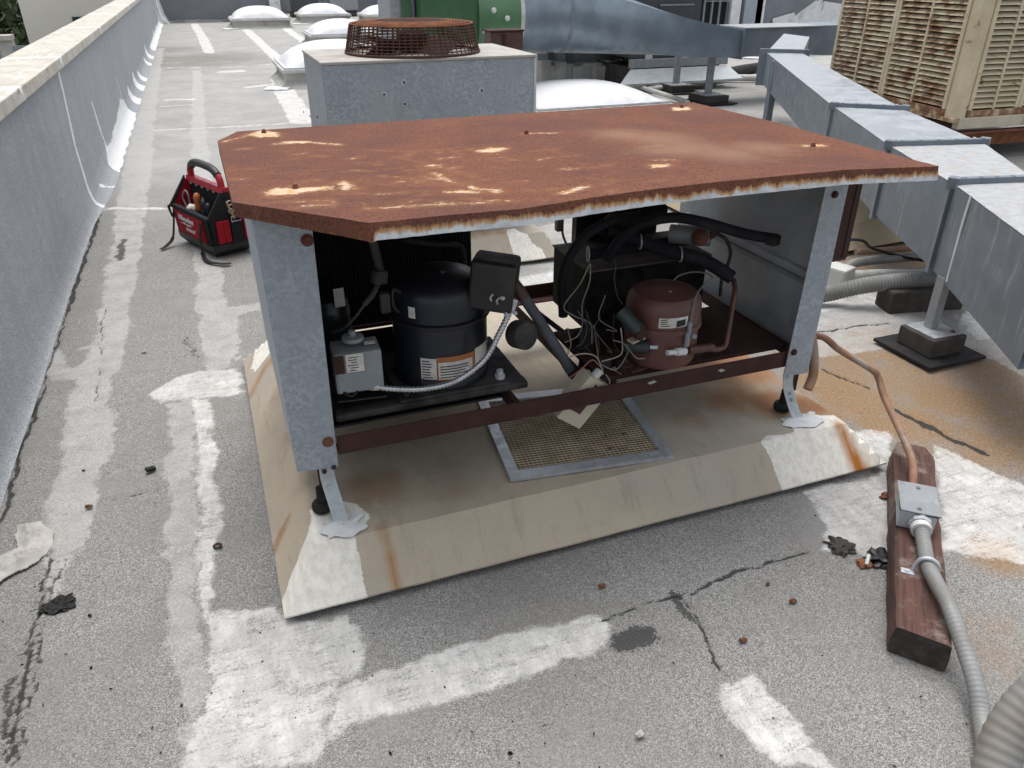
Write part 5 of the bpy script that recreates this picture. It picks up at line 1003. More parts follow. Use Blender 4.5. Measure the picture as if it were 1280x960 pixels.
core = [K-n1*.07-n2*.07, K+u1*LL-n1*.07, K+u1*LL+u2*LR_, K+u2*LR_-n2*.07]; loft('inner_coil', [[(p[0], p[1], K[2]+.02) for p in core], [(p[0], p[1], K[2]+HH) for p in core]], MT['coil_dark'], lvx)
MT['shadow_slot'] = MT['coil_dark']
def louvre_face(o, u, nrm, L, npan, rust_first, start):
    W_ = (L-start)/npan
    lbox('corner_panel', o, u, nrm, .002, start, -.06, 0, .0, HH, MT['cream_a'], lvx, .006)
    for k in range(npan):
        a = start+k*W_; m = MT['cream_b'] if k < rust_first else MT['cream_a']
        pf = lbox('panel_stile', o, u, nrm, a+.003, a+.045, -.03, .012, .09, HH, MT['cream_a'], lvx, .003); lbox('panel_stile', o, u, nrm, a+W_-.045, a+W_-.003, -.03, .012, .09, HH, MT['cream_a'], lvx, .003); lbox('panel_mullion', o, u, nrm, a+W_/2-.014, a+W_/2+.014, -.03, .010, .09, HH, MT['cream_a'], lvx, .003)
        lbox('panel_sill', o, u, nrm, a+.003, a+W_-.003, -.03, .014, .03, .088, MT['cream_c'], lvx, .003)
        proto = None
        for half in (0, 1):
            s0 = a+.046+half*(W_/2-.03); s1 = s0+W_/2-.062; nz = 26; dzz = (HH-.13)/nz; prev = None
            for j in range(nz):
                z = .115+j*dzz
                if proto is None:
                    cc = (s1-s0)/2; V = []
                    prf = [(-.030, .020), (.006, -.008), (.011, -.011), (.012, -.007), (.008, -.003), (-.028, .025)]
                    A_ = [tuple(u*(-cc)+nrm*d+np.array([0, 0, zz])) for d, zz in prf]; B_ = [tuple(u*cc+nrm*d+np.array([0, 0, zz])) for d, zz in prf]
                    proto = loft('louvre_slat', [A_, B_], m, lvx); me = proto.data
                    org = np.array(wloc(lvx)); co = np.array([v.co[:] for v in me.vertices])+org
                    for v, c_ in zip(me.vertices, co): v.co = c_
                    sl_ = proto
                else:
                    sl_ = proto.copy(); COL.objects.link(sl_)
                sl_.parent = lvx; P_ = o+u*(s0+s1)/2; sl_.location = Vector((P_[0], P_[1], K[2]+z))-lvx.location
louvre_face(K, u1, n1, LL, 2, 2, .12); louvre_face(K, u2, n2, LR_, 3, 0, .14)
lbox('base_pan', K, u1, n1, -.01, LL, -.05, .02, -.01, .028, MT['cream_c'], lvx, .004); lbox('base_pan', K, u2, n2, .06, LR_, -.05, .025, -.07, .028, MT['cream'], lvx, .004)
top_c = [K, K+u1*LL, K+u1*LL+u2*LR_, K+u2*LR_]; loft('top_cover', [[(p[0], p[1], K[2]+HH+.001) for p in top_c], [(p[0], p[1], K[2]+HH+.06) for p in top_c]], MT['cream'], lvx)
sr = thing('support_rail', 'rusty steel rail under the cream louvred condenser', 'rail', (K[0]+.9, K[1], 0))
lbox('rail_face', K, u2, n2, .05, LR_+.6, -.05, -.02, -.24, -.10, MT['rust_light'], sr, .004); lbox('rail_flange', K, u2, n2, .05, LR_+.6, -.019, .06, -.115, -.10, MT['rust'], sr, .002)
for a in (.3, 1.6): lbox('rail_foot', K, u2, n2, a, a+.2, -.12, .05, -K[2], -.241, MT['block'], sr)
lbox('rail_face', K, u1, n1, .05, LL, -.08, -.05, -.22, -.03, MT['rust_dark'], sr, .004)
# ------------------------------------------------------------------ dark rooftop unit with its pale hood and curb boxes
du_ = thing('dark_rooftop_unit', 'dark grey rooftop air handler with a coil grille behind the tapered duct', 'air handler', (7.3, 11, 0))
Yd = 10.6; xa = at(640, 40, Y=Yd)[0]; x1_ = at(792, 40, Y=Yd)[0]; x2_ = at(874, 40, Y=Yd)[0]; x3_ = at(908, 40, Y=Yd)[0]
box('cabinet', x1_, x2_, Yd, Yd+2.2, .42, 2.2, MT['dark_unit'], du_, .02); box('upper_cabinet', x1_-1.6, x1_-.004, Yd+.3, Yd+2.2, .9, 2.2, MT['dark_unit'], du_, .02)
box('access_door', at(824, 10, Y=Yd)[0], at(866, 10, Y=Yd)[0], Yd-.02, Yd-.001, .9, at(840, 5, Y=Yd)[2], MT['dark_unit'], du_, .008); box('door_rail', at(824, 10, Y=Yd)[0], at(866, 10, Y=Yd)[0], Yd-.03, Yd-.0205, at(840, 5, Y=Yd)[2]-.02, at(840, 5, Y=Yd)[2], MT['galv_dull'], du_)
cl = box('coil_face', x2_+.002, x3_, Yd+.02, Yd+2.1, .45, 2.2, MT['coil_dark'], du_)
for k in range(4): x = x2_+.03+(x3_-x2_-.08)*k/3; box('coil_post', x, x+.025, Yd-.01, Yd+.0195, .45, 2.2, MT['galv_dull'] if k < 3 else MT['duct_grey'], du_)
for z in (.75, 1.15, 1.55): box('coil_wire', x2_+.03, x3_, Yd-.018, Yd-.011, z, z+.015, MT['galv_dull'], du_)
box('base_rail', x1_-.05, x3_+.05, Yd-.06, Yd-.001, .30, .42, MT['galv_dull'], du_, .006); rbox('data_plate', at(811, 73, Y=Yd-.002), (.12, .004, .1), eul(), MT['label'], du_)
loft('pale_hood', [[(x1_-.35, Yd-.34, .10), (x3_+.15, Yd-.34, .10), (x3_+.15, Yd-.30, .10), (x1_-.35, Yd-.30, .10)], [(x1_-.35, Yd-.34, .13), (x3_+.15, Yd-.34, .13), (x3_+.05, Yd-.07, .29), (x1_-.05, Yd-.07, .29)]], MT['galv_light'], du_)
box('unit_curb', x1_+.02, x3_-.02, Yd+.05, Yd+2.1, 0, .299, MT['block'], du_)
cbx = thing('curb_box_row', 'row of grey metal curb boxes with coated bases under the tapered duct', 'curb box', (6, 12.2, 0))
Yc = 11.8
for p, q, m in (((672, 62), (690, 88), 'galv_light'), ((713, 62), (770, 86), 'galv_dull'), ((692, 62), (709, 85), 'galv_light'), ((776, 62), (793, 76), 'galv_light')):
    A_, B_ = at(*p, Y=Yc), at(*q, Y=Yc); box('metal_box', A_[0], B_[0], Yc, Yc+1.2, B_[2], max(A_[2]+.25, B_[2]+.3), MT[m], cbx, .01)
for px in (691, 710.5, 773): A_ = at(px, 84, Y=Yc); box('corner_post', A_[0]-.05, A_[0]+.05, Yc-.06, Yc-.001, .1, .95, MT['duct_grey'], cbx)
A_, B_ = at(668, 100, Z=0), at(800, 100, Z=0)
bm = bmesh.new()
for k in range(16): bm_box(bm, (4.9+k*.14, Yc-.1+random.uniform(-.06, .06), .1), (.2, .5, .42+random.uniform(-.08, .08)), eul(random.uniform(-10, 10), 0, random.uniform(-15, 15)), .05)
bm_obj('coated_base', bm, MT['dirty_coat'], cbx)
# pipes and rails on the roof near the dark unit
for (p, q, lab, m, r) in (((810, 112), (905, 101), 'pale pipe lying on the roof before the dark air handler', 'frame_white', .04), ((905, 98), (952, 98), 'short pale pipe between dark unit and diagonal duct', 'frame_white', .05), ((905, 93), (955, 84), 'black insulated pipe crossing behind the diagonal duct', 'black_rubber', .09), ((785, 105), (860, 128), 'pale conduit lying beside the nearest skylight', 'frame_white', .03)):
    A_, B_ = np.array(at(*p, Z=.06)), np.array(at(*q, Z=.06)); o = tube('roof_pipe', [tuple(A_), tuple((A_+B_)/2+[0, 0, .01]), tuple(B_)], r, MT[m]); tag(o, lab, 'pipe')
ts = box('timber_sleeper', *sorted((at(905, 75, Z=.2)[0], at(958, 78, Z=.2)[0])), 10.0, 10.3, .0, .22, MT['dirty_coat'], None, .02); tag(ts, 'pale coated sleeper behind the end of the tapered duct', 'sleeper')
# ------------------------------------------------------------------ far right wall
rw = thing('far_roof_wall', 'grey wall with brushed white coating far behind the cream condenser', 'wall', (12, 16, 0))
box('wall_panel', 9.0, 20, 16.2, 16.5, 0, 1.25, MT['slate_wall'], rw, .01); box('coping_cap', 8.95, 20, 16.15, 16.55, 1.25, 1.33, MT['coating'], rw, .01)
V = []
bm = bmesh.new()
for k in range(30):
    x = 12.7+random.random()*2.6; bm_box(bm, (x, 16.19-.0012*k, .25+random.random()*.35), (random.uniform(.2, .9), .03, random.uniform(.15, .6)), eul(0, random.uniform(-40, 40), 0), .01)
bm_obj('white_coat_patch', bm, MT['coating'], rw)
bm = bmesh.new()
for k in range(16): bm_box(bm, (15.9+random.random()*1.2, 16.188-.0013*k, .2+random.random()*.9), (.5, .03, .5), eul(0, random.uniform(-20, 20), 0), .01)
bm_obj('white_coat_patch', bm, MT['coating'], rw)
for x, m in ((10.3, 'coating'), (10.75, 'galv'), (11.35, 'coating'), (11.7, 'galv'), (12.0, 'coating')): box('wall_post', x, x+.25 if m == 'coating' else x+.5, 16.08, 16.198, .1, 1.0, MT[m], rw, .02)
bk = thing('far_wall', 'long grey wall far behind the skylights', 'wall', (15, 34, 0)); box('wall_panel', 3.0, 24, 34.0, 34.3, 0, 1.5, MT['slate_wall'], bk); box('coping_cap', 2.95, 24, 33.95, 34.35, 1.5, 1.58, MT['frame_white'], bk)
for k, (x, m) in enumerate(((3.4, 'dark_unit'), (4.8, 'galv_dull'), (6.6, 'duct_grey'), (8.3, 'galv_dull'))):
    o = thing('roof_cabinet', ['dark cabinet far behind, right of the slate end wall', 'pale cabinet far behind, above the second far skylight', 'grey cabinet far behind, left of the green fan', 'pale cabinet far behind the green fan'][k], 'cabinet', (x+.5, 31.5, 0)); box('cabinet_body', x, x+1.0, 31, 32, .2, 1.3, MT[m], o, .02); box('cabinet_curb', x+.05, x+.95, 31.05, 31.95, 0, .199, MT['block'], o)
# ================================================================== TOOL BAG
bA = np.array([-.10, 4.90, 0]); bu = np.array([-.40, .916, 0]); bu /= np.linalg.norm(bu); bv = np.array([bu[1], -bu[0], 0]); BL, BW = .50, .27
bag = thing('tool_bag', 'red and black open tool tote with curved handle beside the parapet walkway', 'tool bag', tuple(bA+bu*BL/2+bv*BW/2))
def B(u, v, z): p = bA+bu*u+bv*v; return (p[0], p[1], z)
def bslab(name, pts, nrm, th, m, parent=bag): 
    a = [np.array(p) for p in pts]; nrm = np.array(nrm)*th; return loft(name, [[tuple(p) for p in a], [tuple(p+nrm) for p in a]], m, parent)
loft('moulded_base', [[B(.05, .03, .004), B(BL-.05, .03, .004), B(BL-.05, BW-.03, .004), B(.05, BW-.03, .004)], [B(.0, .0, .045), B(BL, .0, .045), B(BL, BW, .045), B(.0, BW, .045)], [B(-.004, -.004, .085), B(BL+.004, -.004, .085), B(BL+.004, BW+.004, .085), B(-.004, BW+.004, .085)]], MT['black_plastic'], bag)
# long front wall (faces left), back wall, gabled ends, middle divider
bslab('front_wall', [B(.0, .0, .086), B(BL, 0, .086), B(BL, -.01, .25), B(0, -.01, .25)], bv, .014, MT['black_fabric'])
bslab('back_wall', [B(.0, BW, .086), B(BL, BW, .086), B(BL, BW+.01, .25), B(0, BW+.01, .25)], -bv, .014, MT['black_fabric'])
gable = lambda u: [B(u, 0, .086), B(u, BW, .086), B(u, BW+.01, .25), B(u, BW*.62, .40), B(u, BW*.38, .40), B(u, -.01, .25)]
bslab('end_panel', gable(0.0), bu, .014, MT['black_fabric']); bslab('end_panel', gable(BL-.014), bu, .014, MT['red'])
bslab('far_end_binding', [B(BL-.016, -.012, .24), B(BL-.016, BW*.38, .405), B(BL-.016, BW*.38, .425), B(BL-.016, -.03, .25)], bu, .02, MT['black_fabric'])
bslab('divider', [B(.015, BW*.46, .086), B(BL-.015, BW*.46, .086), B(BL-.015, BW*.46, .40), B(.015, BW*.46, .40)], bv, .03, MT['black_fabric'])
bslab('red_front_panel', [B(.07, -.002, .092), B(BL-.02, -.002, .092), B(BL-.02, -.012, .234), B(.07, -.012, .234)], -bv, .006, MT['red'])
bslab('front_rim', [B(-.005, -.016, .238), B(BL+.005, -.016, .238), B(BL+.005, -.016, .262), B(-.005, -.016, .262)], bv, .03, MT['black_fabric'])
loft('top_rail', [[B(0.0, BW*.40, .392), B(0.0, BW*.62, .392), B(0.0, BW*.58, .425), B(0.0, BW*.44, .425)], [B(BL, BW*.40, .392), B(BL, BW*.62, .392), B(BL, BW*.58, .425), B(BL, BW*.44, .425)]], MT['red_plastic'], bag)
hp = [B(BL-.04, BW*.5, .40), B(BL-.05, BW*.5, .47), B(BL-.12, BW*.5, .515), B(BL*.5, BW*.5, .525), B(.12, BW*.5, .515), B(.05, BW*.5, .47), B(.04, BW*.5, .40)]
tube('handle', hp, .021, MT['red_plastic'], bag, 12); gp_ = spline(hp, 10)[14:48]; V, F = tube_geo(gp_, .0245, 14); mesh('handle_grip', V, F, MT['black_plastic'], bag, True)
for k in range(6): bolt('rivet', B(.05+.08*k, BW*.445, .38), .006, MT['zinc'], bag, 'y', .004)
# pockets on the near end (gable facing the camera)
for k, (v0, v1, m) in enumerate(((.035, .075, 'red'), (.078, .115, 'red'), (.205, .262, 'red'))): bslab('end_pocket', [B(-.012, v0, .10), B(-.012, v1, .10), B(-.014, v1, .235), B(-.014, v0, .235)], -bu, .012, MT[m])
bslab('end_pocket', [B(-.012, .125, .09), B(-.012, .195, .09), B(-.014, .195, .25), B(-.014, .125, .25)], -bu, .016, MT['black_fabric'])
V = [B(-.034, .13, .225), B(-.034, .19, .225), B(-.034, .19, .255), B(-.034, .13, .255), B(-.034, .13, .225)]; tube('wire_clip', V, .003, MT['steel'], bag, 6, False)
tube('tan_loop', [B(-.03, .15, .24), B(-.035, .13, .30), B(-.03, .12, .35)], .007, MT['tan_strap'], bag, 8)
for z in (.29, .34): V, F = tube_geo([B(-.034+0*a, .135+.014*math.cos(a), z+.014*math.sin(a)) for a in np.linspace(0, 2*math.pi, 15)], .003, 6, False); mesh('d_ring', V, F, MT['steel'], bag, True)
# white maker's mark on the red panel: lettering and lightning bolt
def text_on(body, size, o, ux, uz, m, parent, name='lettering', shear=.2, bold=.0):
    cu_ = bpy.data.curves.new(name, 'FONT'); cu_.body = body; cu_.size = size; cu_.extrude = .0012; cu_.shear = shear; cu_.offset = bold
    to = bpy.data.objects.new(name, cu_); COL.objects.link(to); dg = bpy.context.evaluated_depsgraph_get(); me = bpy.data.meshes.new_from_object(to.evaluated_get(dg)); bpy.data.objects.remove(to)
    ux = np.array(ux); uz = np.array(uz); nn = np.cross(ux, uz); V = [np.array(o)+ux*v.co[0]+uz*v.co[1]+nn*v.co[2] for v in me.vertices]; F = [list(p.vertices) for p in me.polygons]
    return mesh(name, V, F, m, parent)
tilt = np.array([-bv[0]*.08, -bv[1]*.08, 1]); so_ = lambda u, z: np.array(B(u, -.0085-(z-.1)*.08, z))-bv*.003
lg = text_on('Milwaukee', .05, so_(BL-.09, .183), -bu*1.0, tilt, MT['plastic_white'], bag, 'lettering', .3, .001)
text_on('PACKOUT', .028, so_(BL-.17, .122), -bu, tilt, MT['plastic_white'], bag, 'lettering', .2, .0008)
zz = [(.10, .163), (.19, .175), (.185, .167), (.29, .172), (.20, .152), (.205, .160)]; V = [tuple(so_(BL-a, z)) for a, z in zz]; V2 = [tuple(np.array(p)-bv*.0012) for p in V]; loft('lightning_mark', [V, V2], MT['plastic_white'], bag)
# dangling straps
def ribbon(name, P, wd, m, parent):
    Q = spline(P, 8); V = []; F = []
    for k, p in enumerate(Q):
        t_ = np.array(Q[min(k+1, len(Q)-1)])-np.array(Q[max(k-1, 0)]); s_ = np.cross(t_, [0, 0, 1]) if abs(t_[2]) < .8*np.linalg.norm(t_) else bu*np.linalg.norm(t_); s_ = s_/(np.linalg.norm(s_)+1e-9)*wd/2
        n_ = np.cross(s_, t_); n_ = n_/(np.linalg.norm(n_)+1e-9)*.0015; V += [tuple(p-s_-n_), tuple(p+s_-n_), tuple(p+s_+n_), tuple(p-s_+n_)]
    for k in range(len(Q)-1):
        for e in range(4): F.append([k*4+e, k*4+(e+1) % 4, (k+1)*4+(e+1) % 4, (k+1)*4+e])
    return mesh(name, V, F, m, parent)
ribbon('strap', [B(BL-.03, -.016, .23), B(BL-.02, -.03, .14), B(BL-.03, -.06, .05), B(BL-.06, -.12, .018), B(BL-.09, -.17, .014)], .026, MT['black_fabric'], bag)
ribbon('strap', [B(.09, -.016, .22), B(.10, -.03, .12), B(.07, -.045, .03), B(-.02, -.06, .014), B(-.12, -.02, .014), B(-.16, .02, .016)], .026, MT['black_fabric'], bag)
ribbon('strap_hanger', [B(BL-.004, -.02, .26), B(BL+.005, -.03, .24), B(BL-.02, -.028, .18)], .04, MT['black_fabric'], bag)
# tools standing in the front pocket
def tool(name, label, u, v, h, r, m, lean=(0, 0)):
    t = thing(name, label, 'hand tool', B(u, v, .10)); a = np.array(B(u, v, .10)); b = np.array(B(u+lean[0], v+lean[1], h))
    cyl('shaft', tuple(a), tuple(a*.45+b*.55), r*.4, MT['steel'], t, 8); mid = a*.45+b*.55; pr = [mid+(b-mid)*k/8 for k in range(9)]; rr = [r*x for x in (.7, .95, 1, .85, .9, 1, 1.05, .95, .5)]; V, F = tube_geo(pr, rr, 12); mesh('grip', V, F, MT[m], t, True)
tool('screwdriver', 'orange handled tool standing in the open tool bag', .27, .06, .36, .022, 'orange_grip', (-.02, .0))
tool('screwdriver', 'navy handled screwdriver right of the orange tool in the bag', .17, .06, .335, .016, 'blue_grip'); tool('screwdriver', 'black screwdriver between the orange and navy handles in the bag', .215, .08, .335, .014, 'black_plastic'); tool('screwdriver', 'black tool handle nearest the bag end, right of the navy one', .10, .06, .325, .018, 'black_plastic', (.01, 0))
pl_ = thing('pliers', 'dark looped plier handles at the far end of the bag', 'hand tool', B(.40, .06, .12)); tube('plier_handle', [B(.40, .05, .12), B(.42, .05, .24), B(.45, .05, .30), B(.42, .06, .345), B(.38, .06, .32), B(.385, .06, .22)], .006, MT['wire_grey'], pl_); cyl('plier_jaw', B(.40, .05, .12), B(.395, .055, .22), .012, MT['steel'], pl_)
wr = tag(rbox('rag', B(.31, .05, .235), (.10, .06, .08), eul(20, 30, 15), MT['label'], None, .03, 3), 'crumpled pale rag stuffed beside the orange tool in the bag', 'rag')

# ================================================================== TIMBER SLEEPER, JUNCTION BOX, CONDUITS
tA = np.array([1.49, .952]); tB = np.array([2.185, 1.672]); td = (tB-tA)/np.linalg.norm(tB-tA); tn = np.array([td[1], -td[0]]); TW, TH = .135, .092
MT['timber'] = wood_mat('weathered red brown timber', (.115, .054, .042), (.055, .029, .023), (.21, .165, .14), math.atan2(td[1], td[0])); MT['timber_end'] = simple('dark timber end grain', (.07, .06, .052), (.045, .04, .036), .95, 0, 25, bump=.8, bscale=80)
tm = thing('timber_sleeper', 'weathered maroon timber sleeper carrying the grey junction box at right', 'timber', tuple((tA+tB)/2)+(0,))
nl = 40; secs = []
for k in range(nl+1):
    f = k/nl; c = tA+(tB-tA)*f; wob = (fbm(np.array([f*9.]), np.array([2.]))[0]-.47); chew = .012*max(0, (f-.93)/.07)
    w_ = TW/2+wob*.012-chew; h_ = TH+wob*.006-chew; cut = -.022*(1-f*3) if f < .33 else 0
    pr = [(-w_, .004), (-w_-.002, h_*.5), (-w_+.004, h_-.003), (-w_+.012, h_), (0, h_+.001*math.sin(k)), (w_-.012, h_), (w_-.003, h_-.005), (w_+.001, h_*.5), (w_, .004)]
    skew = lambda a: (-.012 if k == 0 else 0)*a
    secs.append([(c[0]+tn[0]*a+td[0]*(a*-.15 if k == 0 else 0), c[1]+tn[1]*a+td[1]*(a*-.15 if k == 0 else 0), z) for a, z in pr])
loft('timber_body', secs, MT['timber'], tm, False, True, 25)
mesh('cut_end', secs[0], [list(range(9))[::-1]], MT['timber_end'], tm); mesh('far_end', secs[-1], [list(range(9))], MT['timber_end'], tm)
def TP(a, b, z): p = tA+td*a+tn*b; return (p[0], p[1], z)
rotT = Matrix(((tn[0], td[0], 0), (tn[1], td[1], 0), (0, 0, 1)))
jb = thing('junction_box', 'weatherproof grey junction box with flat cover on the timber sleeper', 'junction box', TP(.50, -.012, TH))
jc = .525
rbox('box_body', TP(jc, -.012, TH+.034), (.102, .15, .062), rotT, MT['zinc'], jb, .006); rbox('gasket', TP(jc, -.012, TH+.0665), (.108, .156, .003), rotT, MT['black_rubber'], jb); rbox('cover_plate', TP(jc, -.012, TH+.0705), (.112, .16, .005), rotT @ eul(0, 0, 3), MT['galv_dull'], jb, .0015)
for d in (-.06, .055): bolt('cover_screw', TP(jc+d, -.012, TH+.073), .0055, MT['duct_grey'], jb, 'z', .004)
cyl('connector_nut', TP(jc-.075, -.002, TH+.036), TP(jc-.098, -.002, TH+.036), .033, MT['zinc'], jb, 8); cyl('connector_neck', TP(jc-.098, -.002, TH+.036), TP(jc-.118, .0, TH+.035), .029, MT['plastic_white'], jb, 20)
cyl('pipe_hub', TP(jc+.075, -.02, TH+.04), TP(jc+.10, -.02, TH+.043), .019, MT['zinc'], jb, 16)
fcn = flex('flexible_conduit', [TP(jc-.115, 0, TH+.035), TP(jc-.18, .006, TH+.03), TP(jc-.26, .012, TH+.03), TP(jc-.34, .03, TH+.032), TP(jc-.44, .055, TH+.04), at(1218, 850, Z=.07), at(1227, 900, Z=.03), at(1236, 960, Z=.03), at(1245, 1040, Z=.03)], .0205, MT['conduit'], None, .012, .032, 18)
tag(fcn, 'ribbed grey flexible conduit running from the junction box over the timber', 'conduit')
cs = thing('conduit_strap', 'small steel strap holding the ribbed conduit to the timber', 'strap', TP(jc-.27, 0, TH))
tube('strap_band', [TP(jc-.27, -.022, TH+.003), TP(jc-.27, -.012, TH+.045), TP(jc-.27, .014, TH+.056), TP(jc-.27, .036, TH+.04), TP(jc-.27, .04, TH+.003)], .006, MT['zinc'], cs, 8); rbox('strap_tab', TP(jc-.28, -.034, TH+.003), (.035, .022, .003), rotT, MT['zinc'], cs, .001); bolt('strap_nail', TP(jc-.28, -.036, TH+.004), .006, MT['zinc'], cs, 'z', .004)
rp = tube('rusty_pipe', [(1.93, 2.12, .30), at(1022, 420, Y=1.98), at(1050, 438, Y=1.95), at(1088, 461, Y=1.87), at(1098, 472, Y=1.85), at(1106, 498, Y=1.78), TP(jc+.26, -.028, TH+.065), TP(jc+.09, -.02, TH+.042)], .0125, MT['rust_pipe'], None, 12, True, 6)
tag(rp, 'thin rusty conduit pipe bent from the unit down to the junction box', 'pipe')
bc = flex('large_conduit', [(.95, -.15, .02), (.80, -.06, .4), (.66, .10, .66)]+[tuple(at(*p, D=1.08)) for p in ((1229, 1110), (1236, 1040), (1243, 970), (1256, 925), (1278, 890), (1312, 858), (1362, 835))]+[(.80, .285, .985), (.87, .25, .9), (.92, .2, .5), (.93, .16, .02)], .023, MT['conduit'], None, .012, .03, 22)
tag(bc, 'near loop of thick ribbed grey conduit at the bottom right corner', 'conduit')

# ================================================================== BEHIND THE RIGHT POST: conduits and blocks
def roofpipe(name, lab, pts, r, m, fl=False):
    o = flex(name, pts, r, MT[m], None, .016, .07, 14) if fl else tube(name, pts, r, MT[m], None, 12)
    return tag(o, lab, 'conduit')
roofpipe('flexible_conduit', 'thick ribbed grey conduit behind the right post, propped on a dark block', [at(1000, 372, Z=.05), at(1040, 366, Z=.07), at(1080, 357, Z=.12), at(1120, 352, Z=.14), at(1165, 349, Z=.14), at(1230, 340, Z=.12)], .042, 'conduit', True)
roofpipe('roof_conduit', 'smooth pale conduit lying just behind the thick ribbed one', [at(1050, 346, Z=.08), at(1100, 343, Z=.08), at(1160, 343, Z=.08), at(1240, 338, Z=.08)], .03, 'frame_white')
roofpipe('roof_conduit', 'smooth grey conduit curving out of the pale fitting behind the post', [at(1058, 336, Z=.1), at(1066, 330, Z=.12), at(1085, 326, Z=.12), at(1140, 321, Z=.12), at(1200, 318, Z=.12)], .026, 'conduit')
roofpipe('rusty_conduit', 'thin rusty pipe crossing under the diagonal duct', [at(1070, 315, Z=.05), at(1130, 311, Z=.05), at(1200, 305, Z=.05)], .02, 'rust_pipe')
roofpipe('black_cable', 'thin black cable drooping from the brown switch box', [(2.27, 2.44, .60), at(1075, 300, Z=.28), at(1090, 310, Z=.2), at(1120, 319, Z=.14), at(1150, 325, Z=.12), at(1190, 330, Z=.1)], .008, 'black_rubber')
fb = rbox('pull_fitting', at(1047, 345, Z=.08), (.12, .14, .12), eul(0, 0, 20), MT['frame_white'], None, .012); tag(fb, 'pale conduit fitting box right of the right post', 'fitting')
wb = rbox('prop_block', at(1150, 372, Z=.05), (.42, .14, .13), eul(0, 0, -12), MT['block'], None, .008); tag(wb, 'dark timber block under the thick ribbed conduit', 'timber block')
tc = thing('equipment_base', 'third tan equipment base lying beyond the conduits under the diagonal duct', 'equipment base', (4.4, 4.2, 0)); loft('metal_cap', [[(3.1, 3.55, .03), (6.2, 3.75, .03), (6.2, 5.4, .03), (3.1, 5.2, .03)], [(3.25, 3.7, .15), (6.05, 3.9, .15), (6.05, 5.25, .15), (3.25, 5.05, .15)]], MT['tan_roof'], tc); 
# ================================================================== SMALL DEBRIS
def crumple(name, lab, cat, poly, m, h=.02, n=70):
    p = np.array(poly); x0, y0 = p.min(0); x1, y1 = p.max(0); gx_, gy_ = np.meshgrid(np.linspace(x0, x1, n), np.linspace(y0, y1, n)); sd = poly_sd(gx_.ravel(), gy_.ravel(), poly); V = []; 
    z = .012+h*(fbm(gx_.ravel()*30, gy_.ravel()*30)*1.2-.2)*np.clip(sd/.03, 0, 1); I = np.arange(n*n).reshape(n, n); F = []; V0 = np.stack([gx_.ravel(), gy_.ravel()], 1)
    for j in range(n-1):
        for i in range(n-1):
            q = [I[j, i], I[j, i+1], I[j+1, i+1], I[j+1, i]]
            if all(sd[k]+.02*(fbm(np.array([V0[k, 0]*40]), np.array([V0[k, 1]*40]))[0]-.47) > -.004 for k in q): F.append([int(k) for k in q])
    V = np.stack([gx_.ravel(), gy_.ravel(), z], 1); used = sorted({k for f in F for k in f}); rm = {k: i for i, k in enumerate(used)}; F = [[rm[k] for k in f] for f in F]; o = mesh(name, V[used], F, m, None, True, auto=22)
    md = o.modifiers.new('thickness', 'SOLIDIFY'); md.thickness = .003; return tag(o, lab, cat)
MT['scrap'] = simple('crumpled pale membrane scrap', (.46, .44, .41), (.36, .345, .32), .8, 0, 12)
crumple('membrane_scrap', 'crumpled pale membrane scrap lying against the parapet at lower left', 'scrap', gp([(-20, 720), (0, 700), (24, 688), (22, 660), (50, 655), (70, 668), (66, 690), (45, 708), (10, 725), (-20, 745)]), MT['scrap'], .03)
def lump(name, lab, cat, px, py, r, m, n=3, flat=.5):
    q = at(px, py, Z=.0); bm = bmesh.new(); bmesh.ops.create_icosphere(bm, subdivisions=n, radius=r)
    for v in bm.verts:
        d = v.co.normalized(); k = .25+1.6*fbm(np.array([d.x*3.4+px]), np.array([d.y*3.4+d.z*2+py]))[0]; v.co = Vector((v.co.x*k*1.2, v.co.y*k, max(v.co.z*k*flat, -.2*r)))
    bmesh.ops.translate(bm, vec=(q[0], q[1], .004), verts=bm.verts); return tag(bm_obj(name, bm, m, None, False), lab, cat)
lump('tar_lump', 'ragged black tar lump beside the cracked strip at lower left', 'tar lump', 72, 758, .035, MT['tar'], 4, .3)
lump('debris_clump', 'grey clump of debris left of the timber sleeper', 'debris', 1048, 684, .035, MT['block'], 4, .35)
lump('black_debris', 'shiny black plastic fragment touching the timber sleeper', 'debris', 1100, 700, .04, MT['black_plastic'], 3, .5)
lump('rusty_chip', 'orange brown chip beside the black plastic fragment', 'debris', 1080, 706, .018, MT['rust_light'], 3, .4)
lump('rusty_chip', 'rusty chip just left of the junction box', 'debris', 1108, 622, .018, MT['rust'], 3, .4)
wcap = cyl('white_cap', at(1086, 694, Z=.02), at(1083, 706, Z=.012), .006, MT['plastic_white']); tag(wcap, 'tiny white cap lying by the black plastic fragment', 'debris')
q = at(272, 683, Z=.008); V, F = tube_geo([(q[0]+.011*math.cos(a), q[1]+.011*math.sin(a), .010) for a in np.linspace(0, 2*math.pi, 21)], .0035, 6, False); tag(mesh('washer', V, F, MT['rust_dark'], None, True), 'small rusty washer on the white strip left of the base', 'washer')
V, F = grid(5, 4, lambda u, v: at(0, 0, Z=0)); 
rbx = rbox('rubber_scrap', at(188, 586, Z=.012), (.034, .02, .012), eul(0, 10, 25), MT['black_rubber'], None, .003); tag(rbx, 'small black rubber scrap on the walkway', 'debris')
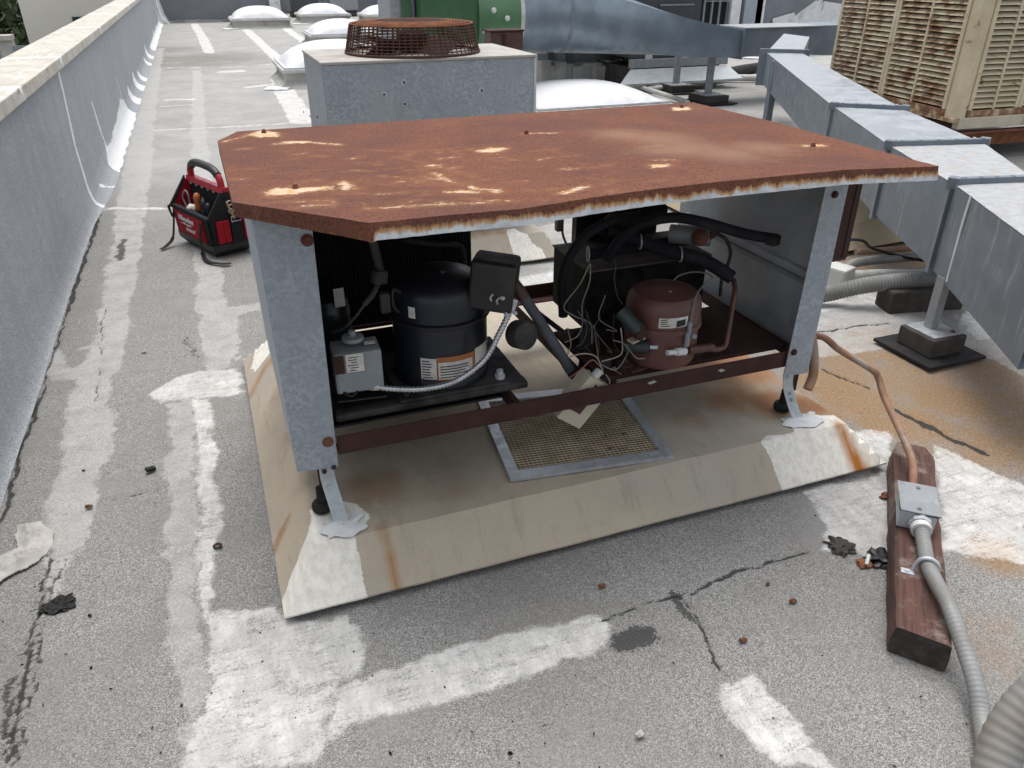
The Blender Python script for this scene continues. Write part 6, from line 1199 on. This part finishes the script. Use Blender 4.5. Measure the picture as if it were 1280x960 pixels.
for k, (px, py, lab) in enumerate(((753, 733, 'reddish leaf on the roof in front of the base'), (929, 801, 'round reddish leaf right of the crack junction'), (991, 752, 'small reddish leaf left of the wood sleeper'), (180, 440, 'pale torn chip on the walkway above the rubber scrap'), (800, 918, 'white scrap of coating near the bottom edge'), (112, 634, 'brown dead leaf near the membrane scrap'), (960, 731, 'dark pebble left of the small reddish leaf'), (638, 943, 'black pebble at the bottom centre'))):
    q = at(px, py, Z=.006); m = MT['leaf'] if 'leaf' in lab else (MT['tar'] if 'pebble' in lab else MT['frame_white']); s_ = .012 if 'pebble' not in lab else .006; pr = [(math.cos(a)*s_*(1+.25*math.sin(3*a+k)), math.sin(a)*s_*.6*(1+.2*math.cos(2*a+k))) for a in np.linspace(0, 2*math.pi, 12, endpoint=False)]
    V = [(q[0], q[1], .018)]+[(q[0]+a, q[1]+b, .010+.006*math.sin(5*a/s_)) for a, b in pr]+[(q[0]+a*.95, q[1]+b*.95, .006) for a, b in pr]; F = [[0, 1+i, 1+(i+1) % 12] for i in range(12)]+[[1+i, 13+i, 13+(i+1) % 12, 1+(i+1) % 12] for i in range(12)]
    tag(mesh('dead_leaf' if 'leaf' in lab else ('pebble' if 'pebble' in lab else 'scrap'), V, F, m), lab, 'leaf' if 'leaf' in lab else ('pebble' if 'pebble' in lab else 'scrap'))
# uncountable specks of grit and twigs scattered over the near roof
V = []; F = []
for k in range(200):
    px, py = random.uniform(-10, 1290), 250+710*random.random()**.8; q = np.array(at(px, py, Z=.004)); 
    if -.06 < q[0] < 2.1 and 1.64 < q[1] < 3.4 or q[0] < -.85: continue
    s_ = random.uniform(.001, .0028) if random.random() < .95 else random.uniform(.003, .0055); i = len(V); a = random.uniform(0, 6.3); el_ = random.uniform(1, 2.4)
    pts = [(math.cos(a)*s_*el_, math.sin(a)*s_*el_, 0), (-math.sin(a)*s_, math.cos(a)*s_, 0), (-math.cos(a)*s_*el_, -math.sin(a)*s_*el_, 0), (math.sin(a)*s_, -math.cos(a)*s_, 0)]
    V += [tuple(q+np.array(p)) for p in pts]+[tuple(q+[0, 0, s_*1.3])]; F += [[i, i+1, i+4], [i+1, i+2, i+4], [i+2, i+3, i+4], [i+3, i, i+4]]
gr = mesh('grit', V, F, MT['tar'], None, origin=(0, 0, 0)); tag(gr, 'dark grit and specks scattered over the roof', 'grit', None, 'stuff')
# debris on the vent screen
for px, py, lab in ((757, 545, 'brown leaf bit near the back of the mesh screen'), (780, 542, 'brown leaf bit rightmost on the mesh screen'), (762, 560, 'brown twig bit nearest the front of the mesh screen')):
    q = at(px, py, Z=BZ1+.018); o = rbox('leaf_bit', q, (.018, .008, .006), eul(20, 20, random.uniform(0, 90)), MT['leaf'], None, .002); tag(o, lab, 'leaf')
